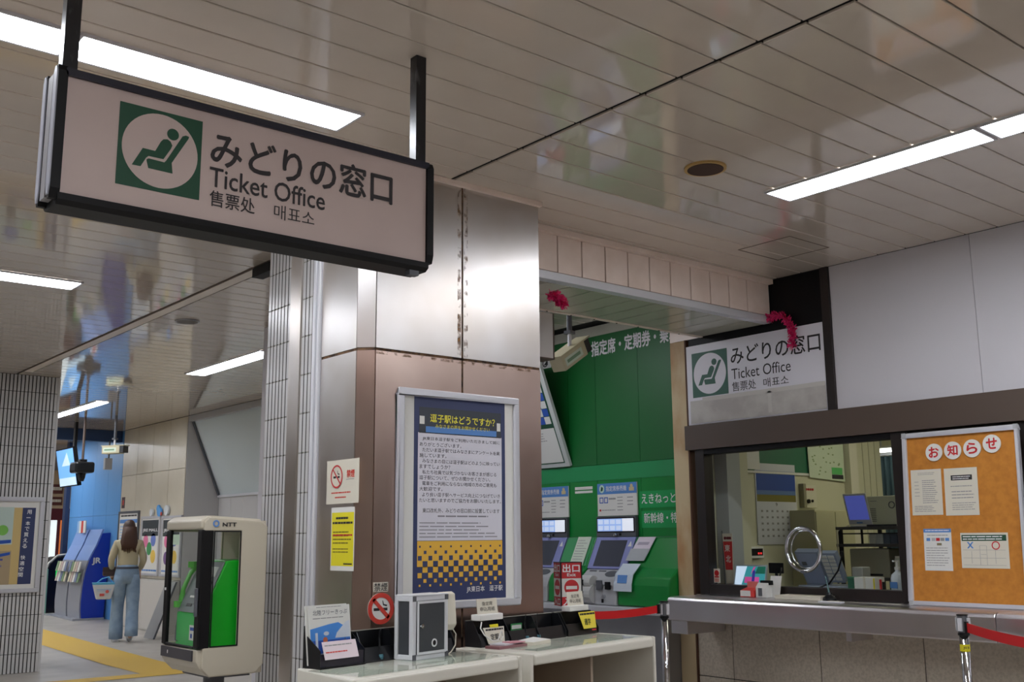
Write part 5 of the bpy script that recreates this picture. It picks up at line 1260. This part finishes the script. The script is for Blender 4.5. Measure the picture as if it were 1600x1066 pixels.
for i, ch in enumerate(s):
    if ch == '一': fc.rect(m, 3.258,1.625,3.300,1.632,.013,.0145)
    elif ch != '　': put_text(m, ch, fc, 3.262-.004*i,1.668-.0605*i,3.308-.004*i,1.712-.0605*i, .0145, .015, keep=False)
build('vertical_lettering', m, WHITEI, t)

FT = FX(XW)
def wall_poster(lab, y0, y1, z0, z1, kind):
    t = thing('wall_poster', lab, 'poster', (XW-.02,(y0+y1)/2,z0)); f = FX(XW-.02)
    m = MB(); frame_rect(m, f, -y1,z0,-y0,z1,.035,-.02,.012); build('frame', m, GREYD if kind == 0 else ALUW, t); build('sheet', f.rect(MB(), -y1+.03,z0+.03,-y0-.03,z1-.03,-.018,0), PAPER, t)
    if kind == 0:
        build('blue_title', f.rect(MB(), -y1+.06,z1-.19,-y0-.06,z1-.13,0,.001), BLUEI, t); m = MB(); lines(m, f, -y1+.08,z1-.22,-y0-.08,z0+.08,16,0,.001,.35,.3); build('blue_print', m, BLUEL, t)
        lm = MB(); lines(lm, f, -y1+.1,z1-.05,-y0-.1,z1-.10,1,0,.001,.5,.0); build('top_print', lm, INK, t)
    else:
        build('slate_header', f.rect(MB(), -y1+.05,z1-.30,-y0-.05,z1-.06,0,.001), mat('slate_head',(52,58,62),.5), t); text('JRE MALL', f, -y1+.08,z1-.245,-y0-.08,z1-.19, WHITEI, t, .002, .03)
        w = y1-y0
        for (u, v, c) in ((.28,.42,(222,120,160)),(.68,.40,(110,130,200)),(.48,.55,(70,150,90)),(.28,.70,(120,90,140)),(.70,.68,(232,196,90))): build('badge', f.disc(MB(), -y1+u*w,z1-v*(z1-z0),.13*w,.0,.001,18,.13*w), mat('badge_%d' % c[0], c, .5), t)
        build('foot_print', lines(MB(), f, -y1+.06,z0+.10,-y0-.06,z0+.05,1,0,.001,.5,.0), BLUEI, t)
    return t
wall_poster('black framed timetable poster beside the blue wall, behind the woman', 16.70,17.60,.80,1.845,0)
wall_poster('first shopping poster with five coloured badges right of the woman', 15.80,16.57,.85,1.745,1)
wall_poster('second shopping poster with coloured badges next to the phone booth', 14.98,15.72,.85,1.735,1)
t = thing('paper_decoration', 'blue and white paper decoration above the first shopping poster', 'decoration', (XW-.03,15.85,1.80)); f = FX(XW-.01)
build('blue_flower', f.disc(f.disc(MB(),-15.83,1.80,.08,0,.03,10,.07),-15.90,1.86,.06,0,.02,8,.05), mat('deco_blue',(90,160,224),.6), t); build('white_flower', f.disc(f.disc(MB(),-16.15,1.80,.06,0,.03,10),-15.55,1.82,.08,0,.03,10), mat('deco_white',(210,216,220),.6), t); build('red_flower', f.disc(MB(),-15.72,1.77,.03,.03,.04,8), mat('deco_red',(190,80,60),.6), t)
t = thing('wall_label', 'small dark label on the cream tiled wall left of the timetable', 'sign', (XW-.003,17.48,1.86)); build('plate', FT.rect(MB(), -17.56,1.90,-17.42,2.08,0,.004), mat('label_maroon',(60,36,38),.5), t); build('mark', FT.rect(MB(), -17.51,1.95,-17.47,2.03,.004,.005), REDO, t)
t = thing('low_cabinet', 'long white low cabinet under the posters on the tiled wall', 'cabinet', (5.97,16,.04)); 
build('body', MB().box(5.96,14.98,.045,6.135,16.95,.80), mat('cab_white',(196,192,186),.5), t)
for i in range(2): build('door', MB().box(5.95,15.0+.98*i,.09,5.96,15.97+.98*i,.79), mat('cab_white2',(202,198,192),.5), t)
build('plinth', MB().box(5.965,14.99,.03,6.13,16.94,.085), BROWND, t)
build('leaning_board', MB().prism([(5.70,15.0,.045),(5.93,15.0,.76),(5.95,15.0,.76),(5.72,15.0,.045)], (0,.9,0)), GREYP, t) if False else None
t = thing('leaning_board', 'thin grey board leaning against the white cabinet near the phone booth', 'board', (5.7,14.7,.045)); build('board', MB().prism([(5.62,14.55,.046),(5.90,14.55,.80),(5.925,14.55,.80),(5.645,14.55,.046)], (0,.35,0)), mat('lean_grey',(150,150,150),.5), t); build('edge', MB().prism([(5.618,14.545,.046),(5.898,14.545,.80),(5.925,14.545,.80),(5.645,14.545,.046)], (0,.005,0)), GREYD, t)
# blue brochure kiosk
t = thing('brochure_kiosk', 'curved blue and silver brochure kiosk against the blue wall', 'kiosk', (5.9,18.6,.11)); zb = .11
def kx(px): return 5.7+(px-121)/98.0
def kz(py): return (980-py)/98.0
out = [(124,971),(122.5,957),(122,944),(123,920),(125.6,899),(131,878),(137,865),(142.5,854),(149,835),(162,834),(158,970)]
build('side_panel', MB().prism([(kx(a)+.02,18.0,kz(b)+.02) for a,b in out], (0,.02,0)), BLUEM, t); build('side_panel', MB().prism([(kx(a)+.02,19.38,kz(b)+.02) for a,b in out], (0,.02,0)), BLUEM, t)
build('core', MB().prism([(kx(a)+.045,18.02,kz(b)+.01) for a,b in out[:-2]]+[(6.08,18.02,1.44),(6.06,18.02,.12)] if False else [(kx(a)+.045,18.02,kz(b)+.01) for a,b in out], (0,1.36,0)), mat('kiosk_core',(30,50,110),.5), t)
for y in (18.03,18.72):
    for k in range(len(out)-3):
        a, b = out[k], out[k+1]
        if k == len(out)-4: b = (a[0]+(out[k+1][0]-a[0])*1.4, a[1]+(out[k+1][1]-a[1])*1.35)
        m = MB().prism([(kx(a[0]),y,kz(a[1])+.02),(kx(b[0]),y,kz(b[1])+.02),(kx(b[0])+.03,y,kz(b[1])+.02),(kx(a[0])+.03,y,kz(a[1])+.02)], (0,.62,0))
        build('curved_front', m, mat('kiosk_blue_pale',(140,170,226),.3) if k > 4 else mat('kiosk_silver',(160,163,172),.35,.2), t)
build('base_plate', MB().box(5.60,17.96,zb,6.10,19.55,zb+.03), mat('kiosk_silver',(160,163,172),.35,.2), t)
text('JR', FY(17.995), kx(137),kz(883),kx(150),kz(872), WHITEI, t, .008, .05)
random.seed(11); kc = [(214,214,210),(126,150,116),(196,176,170),(120,132,160),(206,200,176)]
n = 0
for y in (18.06,18.75):
    for i in range(5):
        for r_ in range(2):
            z = .95-.17*r_; yy = y+.115*i
            tt = thing('leaflet', ['%s leaflet in the %s row, %s bay of the curved kiosk' % (('white','green','pinkish','grey-blue','cream')[(i*2+r_+n) % 5], ('upper','lower')[r_], ('near','far')[int(y > 18.5)])][0], 'leaflet', (5.70,yy,z), 0, 'leaflets in the kiosk')
            build('cover', MB().prism([(5.685,yy,z-.07),(5.685,yy+.09,z-.07),(5.72,yy+.09,z+.09),(5.72,yy,z+.09)], (-.012,0,0)), mat('leaf_%d' % ((i*2+r_+n) % 5), kc[(i*2+r_+n) % 5], .6), tt)
    n += 3
t = thing('leaflet_rack', 'red and white leaflets standing on top of the kiosk', 'leaflets', (5.98,18.9,1.50)); 
for i in range(4): build('leaflet', MB().box(5.93+.02*i,18.66+.17*i,1.515,5.945+.02*i,18.78+.17*i,1.72), (PAPER, REDO, PAPER, BLUEL)[i], t)
# monitor and projector hanging
t = thing('hanging_monitor', 'tilted ceiling monitor with a bright blue screen in the far hall', 'monitor', (4.95,16.6,2.2))
f = F((5.02,17.12,2.21),(-.0,-1,0),(-.10,0,.55)); build('case', f.rect(MB(), -.02,-.02,.82,.57,-.06,0), BLACKM, t); build('screen', f.rect(MB(), 0,0,.80,.55,0,.002), mat('monitor_blue',(110,170,230),.4, emit=((120,180,238),.8)), t); build('screen_band', f.poly(f.rect(MB(), 0,0,.80,.12,.002,.003),[(.2,.3),(.5,.5),(.6,.3)],.002,.003), mat('monitor_pale',(190,214,226),.4, emit=((196,220,236),.8)), t)
build('arm', MB().box(5.06,16.70,2.55,5.10,16.78,H-.002), BLACKM, t)
t = thing('ceiling_projector', 'black projector hanging on a rod in front of the monitor', 'projector', (4.98,16.0,2.45))
build('body', MB().box(4.84,15.85,2.36,5.12,16.15,2.52), BLACKP, t, bevel=.03); build('lens', MB().lathe((4.98,16.0,2.24), [(.03,0),(.05,.05),(.06,.12)], 14), BLACKP, t); build('rod', MB().tube([(4.98,16.0,2.52),(4.98,16.0,H-.002)], .018, 10), mat('rod_brown',(80,64,56),.5), t); build('plate', MB().box(4.93,15.95,2.52,5.03,16.05,2.56), BLACKP, t)
t = thing('bare_sensor', 'small white fitting on the blue header beside the camera', 'sensor', (5.95,17.67,2.55)); build('body', MB().box(5.84,17.60,2.53,5.96,17.69,2.72), GREYP, t, bevel=.01); build('hanger', MB().box(5.90,17.64,2.72,5.92,17.66,3.0), GREYD, t)
# ticket gate, shop front and lit sign beyond
t = thing('ticket_gate', 'dark ticket gate with a rounded green-lit end beside the column', 'gate', (5.95,20.1,.12))
build('body', MB().prism(rr([(5.70,19.9,.13),(6.02,19.9,.13),(6.02,19.9,1.10),(5.70,19.9,1.02)],.12) if False else [(5.70,19.9,.13),(6.03,19.9,.13),(6.03,19.9,1.12),(5.86,19.9,1.10),(5.76,19.9,1.0),(5.70,19.9,.86)], (0,.5,0)), BLACKP, t, bevel=.02); build('green_side', MB().box(5.66,19.89,.12,5.74,20.4,.90), mat('gate_mint',(140,190,160),.4), t, bevel=.02); build('lamp', MB().box(5.86,19.885,.70,5.98,19.9,.92), mat('gate_green',(40,200,90),.4, emit=((30,190,80),.8)), t); build('rail', MB().tube([(5.66,19.86,.80),(5.72,19.86,1.0),(5.86,19.86,1.13),(6.03,19.86,1.15)], .015, 8), PAPERC, t)
t = thing('shop_front', 'dark red shop front with lit windows at the far end of the hall', 'shop front', (7.0,24.1,.13))
MAR = mat('shop_maroon',(92,26,38),.5)
build('facade', MB().box(6.2,24.1,1.83,7.55,24.2,2.08).box(6.2,24.1,.13,7.55,24.2,.95).box(6.86,24.1,.95,6.89,24.2,1.83).box(7.06,24.1,.95,7.12,24.2,1.83).box(7.22,24.1,.95,7.55,24.2,1.83), MAR, t)
build('window', MB().box(6.2,24.13,.95,6.86,24.16,1.83).box(6.89,24.13,.95,7.06,24.16,1.83), mat('shop_lit',(232,240,240),.5, emit=((226,238,240),.9)), t); build('orange_window', MB().box(7.12,24.13,.95,7.22,24.16,1.83), mat('shop_orange',(220,130,70),.5, emit=((220,120,60),.6)), t)
build('fascia', MB().box(6.2,24.1,2.081,7.55,24.2,2.9), mat('fascia_tan',(196,172,140),.6), t)
fz = FY(24.1); build('sign_plate', fz.rect(fz.rect(MB(), 6.86,2.40,7.12,2.60,0,.02),6.80,2.15,7.12,2.33,0,.02), mat('plate_maroon',(100,54,48),.5), t); lm = MB(); lines(lm, fz, 6.87,2.57,7.10,2.43,1,.02,.025,.5,0); lines(lm, fz, 6.84,2.30,7.10,2.18,1,.02,.025,.5,0); build('sign_print', lm, PAPERC, t)

# ================================================================== WOMAN WALKING AWAY
random.seed(2)
wx, wy = 5.24, 14.62
wz = floor_z(wy)
def skin(name, joints, edges, m, parent, sub=2, root=0):
    me = bpy.data.meshes.new(name); me.from_pydata([j[0] for j in joints], edges, [])
    o = bpy.data.objects.new(name, me); COL.objects.link(o)
    md = o.modifiers.new('s', 'SKIN'); 
    for i, j in enumerate(joints):
        r_ = j[1]; me.skin_vertices[0].data[i].radius = (r_, r_) if not isinstance(r_, tuple) else r_
    me.skin_vertices[0].data[root].use_root = True
    md.use_smooth_shade = True; s2 = o.modifiers.new('u', 'SUBSURF'); s2.levels = sub; s2.render_levels = sub
    dg = bpy.context.evaluated_depsgraph_get(); dg.update()
    nm = bpy.data.meshes.new_from_object(o.evaluated_get(dg)); bpy.data.objects.remove(o)
    nm.name = name; nm.materials.clear(); nm.materials.append(m)
    for p in nm.polygons: p.use_smooth = True
    q = bpy.data.objects.new(name, nm); COL.objects.link(q); q.parent = parent; return q
# local frame: x right across the body as seen from behind, y forward (away from viewer)
wt = thing('person', 'woman with long brown hair in a beige top and wide pale jeans walking away', 'person', (wx,wy,wz), R(-16))
jb = [((0,0,.90),.10),((0,.0,1.02),.095),((0,.01,1.16),.115),((0,.02,1.29),.10),((0,.02,1.365),.045),((0,.03,1.41),.045),
      ((-.085,0,.86),.08),((-.095,.06,.50),.055),((-.10,-.0,.10),.036),((-.105,.09,.035),.030),
      ((.085,0,.86),.08),((.085,-.05,.49),.055),((.07,-.20,.14),.036),((.07,-.15,.05),.028),
      ((-.155,.02,1.29),.048),((-.215,-.01,1.06),.036),((-.185,.12,.92),.024),((-.18,.15,.88),.022),
      ((.155,.02,1.29),.048),((.205,-.02,1.06),.036),((.17,.12,.93),.024),((.165,.15,.89),.022)]
eb = [(0,1),(1,2),(2,3),(3,4),(4,5),(0,6),(6,7),(7,8),(8,9),(0,10),(10,11),(11,12),(12,13),(3,14),(14,15),(15,16),(16,17),(3,18),(18,19),(19,20),(20,21)]
bodyo = skin('body', jb, eb, SKIN, wt)
# head with face, joined to the neck
hm = bmesh.new(); bmesh.ops.create_uvsphere(hm, u_segments=24, v_segments=18, radius=1)
for v in hm.verts:
    x, y, z = v.co
    sx = .073*(1-.18*max(0,-z)); sy = .090; sz = .112
    v.co = Vector((x*sx, y*sy+.03, z*sz+1.485))
    if y > .85 and -.35 < z < .05 and abs(x) < .2: v.co.y += .016*(1-abs(x)*4)
    if y > .5 and -.75 < z < -.55: v.co.y += .006
me = bpy.data.meshes.new('head'); hm.to_mesh(me); hm.free(); me.materials.append(SKIN)
for p in me.polygons: p.use_smooth = True
ho = bpy.data.objects.new('head', me); COL.objects.link(ho); ho.parent = wt
build('eye', MB().lathe((-.028,.111,1.487), [(.001,-.005),(.008,0),(.001,.005)], 10).lathe((.028,.111,1.487), [(.001,-.005),(.008,0),(.001,.005)], 10), INK, ho, local=True)
build('mouth', MB().box(-.018,.108,1.436,.018,.114,1.441), mat('lip',(170,90,90),.5), ho, local=True)
build('ear', MB().lathe((-.073,.03,1.465), [(.004,-.0),(.014,.015),(.010,.035)], 8, .5, 1).lathe((.073,.03,1.465), [(.004,-.0),(.014,.015),(.010,.035)], 8, .5, 1), SKIN, ho, local=True)
# hair: cap and long fall down to the shoulder blades
hb = bmesh.new(); bmesh.ops.create_uvsphere(hb, u_segments=28, v_segments=20, radius=1)
for v in hb.verts:
    x, y, z = v.co
    if z < 0 and y < .55:
        t_ = -z; v.co = Vector((x*(.090+.018*t_)*(1.0 if t_ < .8 else .95), (y*.102 if y > 0 else y*(.112-.012*t_))+.022-.04*t_*0, 1.50-.29*t_+.01*math.sin(9*x)))
        if t_ > .75: v.co.y = v.co.y*.6-.035; v.co.x = x*(.10+.05*(1-t_)) if abs(x) > .0 else 0
    else:
        v.co = Vector((x*.086, y*.100+.018, max(z,-.12)*.126+1.492 if y < .55 else max(z,.22)*.126+1.492))
    v.co.x += .006*math.sin(38*v.co.x+7)
me = bpy.data.meshes.new('hair'); hb.to_mesh(me); hb.free(); me.materials.append(HAIR)
for p in me.polygons: p.use_smooth = True
hr = bpy.data.objects.new('hair', me); COL.objects.link(hr); hr.parent = wt
hs_ = MB()
for i in range(26):
    a = -1+2*i/25; x = .088*math.sin(a*1.35); y = -.085*math.cos(a*1.2)+.012
    l = 1.17+.035*abs(a)+random.uniform(-.02,.02)
    hs_.tube([(x*.9,y,1.52),(x*1.05,y-.012,1.40),(x*1.22,y-.022,1.30),(x*1.30+.004,y-.030,l)], [.012,.013,.012,.003], 6)
build('hair_strands', hs_, mat('hair_tip',(76,48,34),.5), hr, smooth=True, local=True)
# knitted top
skin('top', [((0,.0,.925),(.158,.125)),((0,.005,1.05),(.135,.108)),((0,.01,1.17),(.148,.115)),((0,.015,1.28),(.135,.105)),((0,.02,1.35),(.060,.060)),
  ((-.150,.02,1.292),.064),((-.215,-.01,1.075),.050),((-.190,.105,.945),.038),((.150,.02,1.292),.064),((.205,-.02,1.075),.050),((.175,.105,.950),.038)],
  [(0,1),(1,2),(2,3),(3,4),(3,5),(5,6),(6,7),(3,8),(8,9),(9,10)], KNIT, wt)
# wide jeans: one surface with two loose legs
jm = MB()
def loft(m, rings, n=20):
    vs = []; fs = []
    for (x, y, z, rx, ry) in rings: vs += [(x+rx*math.cos(2*PI*k/n), y+ry*math.sin(2*PI*k/n), z) for k in range(n)]
    for i in range(len(rings)-1):
        for k in range(n): fs.append((i*n+k, i*n+(k+1) % n, (i+1)*n+(k+1) % n, (i+1)*n+k))
    fs += [tuple(range(n-1,-1,-1)), tuple((len(rings)-1)*n+k for k in range(n))]; m.add(vs, fs); return m
loft(jm, [(0,0,.76,.14,.11),(0,0,.86,.165,.128),(0,.0,.93,.152,.118),(0,0,1.01,.128,.102)])
loft(jm, [(-.098,.04,.035,.088,.125),(-.100,.03,.16,.090,.112),(-.100,.05,.32,.084,.092),(-.096,.055,.48,.082,.090),(-.090,.03,.64,.092,.098),(-.080,.0,.80,.094,.112),(-.075,0,.88,.085,.11)])
loft(jm, [(.082,-.20,.085,.084,.115),(.084,-.16,.20,.084,.104),(.086,-.10,.34,.080,.092),(.088,-.045,.49,.082,.090),(.086,-.02,.64,.092,.098),(.080,.0,.80,.094,.112),(.075,0,.88,.085,.11)])
jo = build('jeans', jm, DENIM, wt, smooth=True, local=True)
build('belt_line', MB().lathe((0,0,.955), [(.147,0),(.146,.02),(.140,.03)], 28, 1, .79), mat('belt_dark',(70,76,88),.7), wt, local=True)
def shoe(x, y, z, tip, lab):
    pts = []
    prof = [(-.115,.036,.0,.055),(-.09,.040,.0,.085),(-.04,.040,.0,.095),(.02,.044,.0,.075),(.08,.046,.0,.055),(.13,.034,.008,.035),(.15,.012,.014,.024)]
    vs = []; fs = []; n = 10
    for (py, w, zl, zh) in prof:
        for k in range(n):
            a = 2*PI*k/n; vs.append(Vector((w*math.cos(a), py, (zl+zh)/2+(zh-zl)/2*math.sin(a)*1.0)))
    for i in range(len(prof)-1):
        for k in range(n): fs.append((i*n+k,(i+1)*n+k,(i+1)*n+(k+1) % n,i*n+(k+1) % n))
    fs += [tuple(range(n)), tuple((len(prof)-1)*n+k for k in range(n-1,-1,-1))]
    rot = Matrix.Rotation(tip, 3, 'X'); return MB().add([rot @ v+Vector((x,y,z)) for v in vs], fs)
sh = build('shoe', shoe(-.105,.045,.0,0,''), SHOE, wt, smooth=True, local=True)
build('sole', MB().box(-.15,-.07,.0,-.06,.18,.018), PAPER, sh, bevel=.006, local=True)
sh = build('shoe', shoe(.07,-.16,.10,R(-48),''), SHOE, wt, smooth=True, local=True)
# hands: palm, four fingers and a thumb, closed on the bag straps
for s in (-1, 1):
    hx, hy, hz = (-.180,.150,.885) if s < 0 else (.165,.150,.895)
    m = MB().tube([(hx,hy-.02,hz+.025),(hx,hy+.005,hz-.005),(hx,hy+.018,hz-.045)], [.018,.026,.026], 10)
    for k in range(4):
        q = hx+(-.021+.014*k); l = (.026,.032,.034,.028)[k]
        m.tube([(q,hy+.020,hz-.042),(q,hy+.026,hz-.042-l),(q,hy+.008,hz-.052-l),(q,hy-.006,hz-.040-l)], [.0078,.0075,.007,.006], 7)
    m.tube([(hx-s*.024,hy+.005,hz-.008),(hx-s*.040,hy+.022,hz-.030),(hx-s*.030,hy+.034,hz-.055)], [.009,.008,.006], 7)
    build('hand', m, SKIN, wt, smooth=True, local=True)
bg = thing('tote_bag', 'white tote bag with a blue rim and red print held by the woman', 'bag', (wx-.28,wy+.06,wz+.56), R(-16))
bg.scale = (.85,.85,.85)
def taper(w0, w1, d0, d1, z0, z1): return [(-w0,-d0,z0),(w0,-d0,z0),(w0,d0,z0),(-w0,d0,z0),(-w1,-d1,z1),(w1,-d1,z1),(w1,d1,z1),(-w1,d1,z1)]
BX = [(3,2,1,0),(4,5,6,7),(0,1,5,4),(1,2,6,5),(2,3,7,6),(3,0,4,7)]
build('bag_body', MB().add(taper(.11,.175,.035,.05,0,.24), BX), mat('bag_white',(214,218,224),.6), bg, bevel=.02, local=True)
build('blue_rim', MB().add(taper(.170,.181,.049,.053,.225,.262), BX), mat('bag_blue',(96,180,224),.5), bg, bevel=.006, local=True)
f = F((0,-.045,0),(1,0,0),(0,0,1)); build('print', f.disc(f.rect(MB(), -.06,.05,.01,.09,0,.006),.05,.12,.026,-.006,.006,12), mat('bag_red',(214,96,90),.6), bg, local=True)
build('stripe', f.rect(f.rect(MB(), -.11,.15,.11,.158,-.008,.001),-.10,.13,.10,.136,-.006,.002), BLUEL, bg, local=True)
build('strap', MB().tube([(-.11,0,.255),(-.03,0,.32),(.06,-.0,.345),(.13,0,.26)], .009, 8), mat('bag_blue',(96,180,224),.5), bg, smooth=True, local=True)
ph = thing('handbag', 'small dark brown shoulder bag at the hip of the woman', 'bag', (wx-.17,wy+.16,wz+.86), R(-16)); build('bag_body', MB().box(-.10,-.04,0,.06,.04,.12), mat('leather_brown',(78,52,44),.5), ph, bevel=.02, local=True); build('flap', MB().box(-.102,-.044,.06,.062,-.038,.122), mat('leather_dark',(60,40,34),.5), ph, local=True)
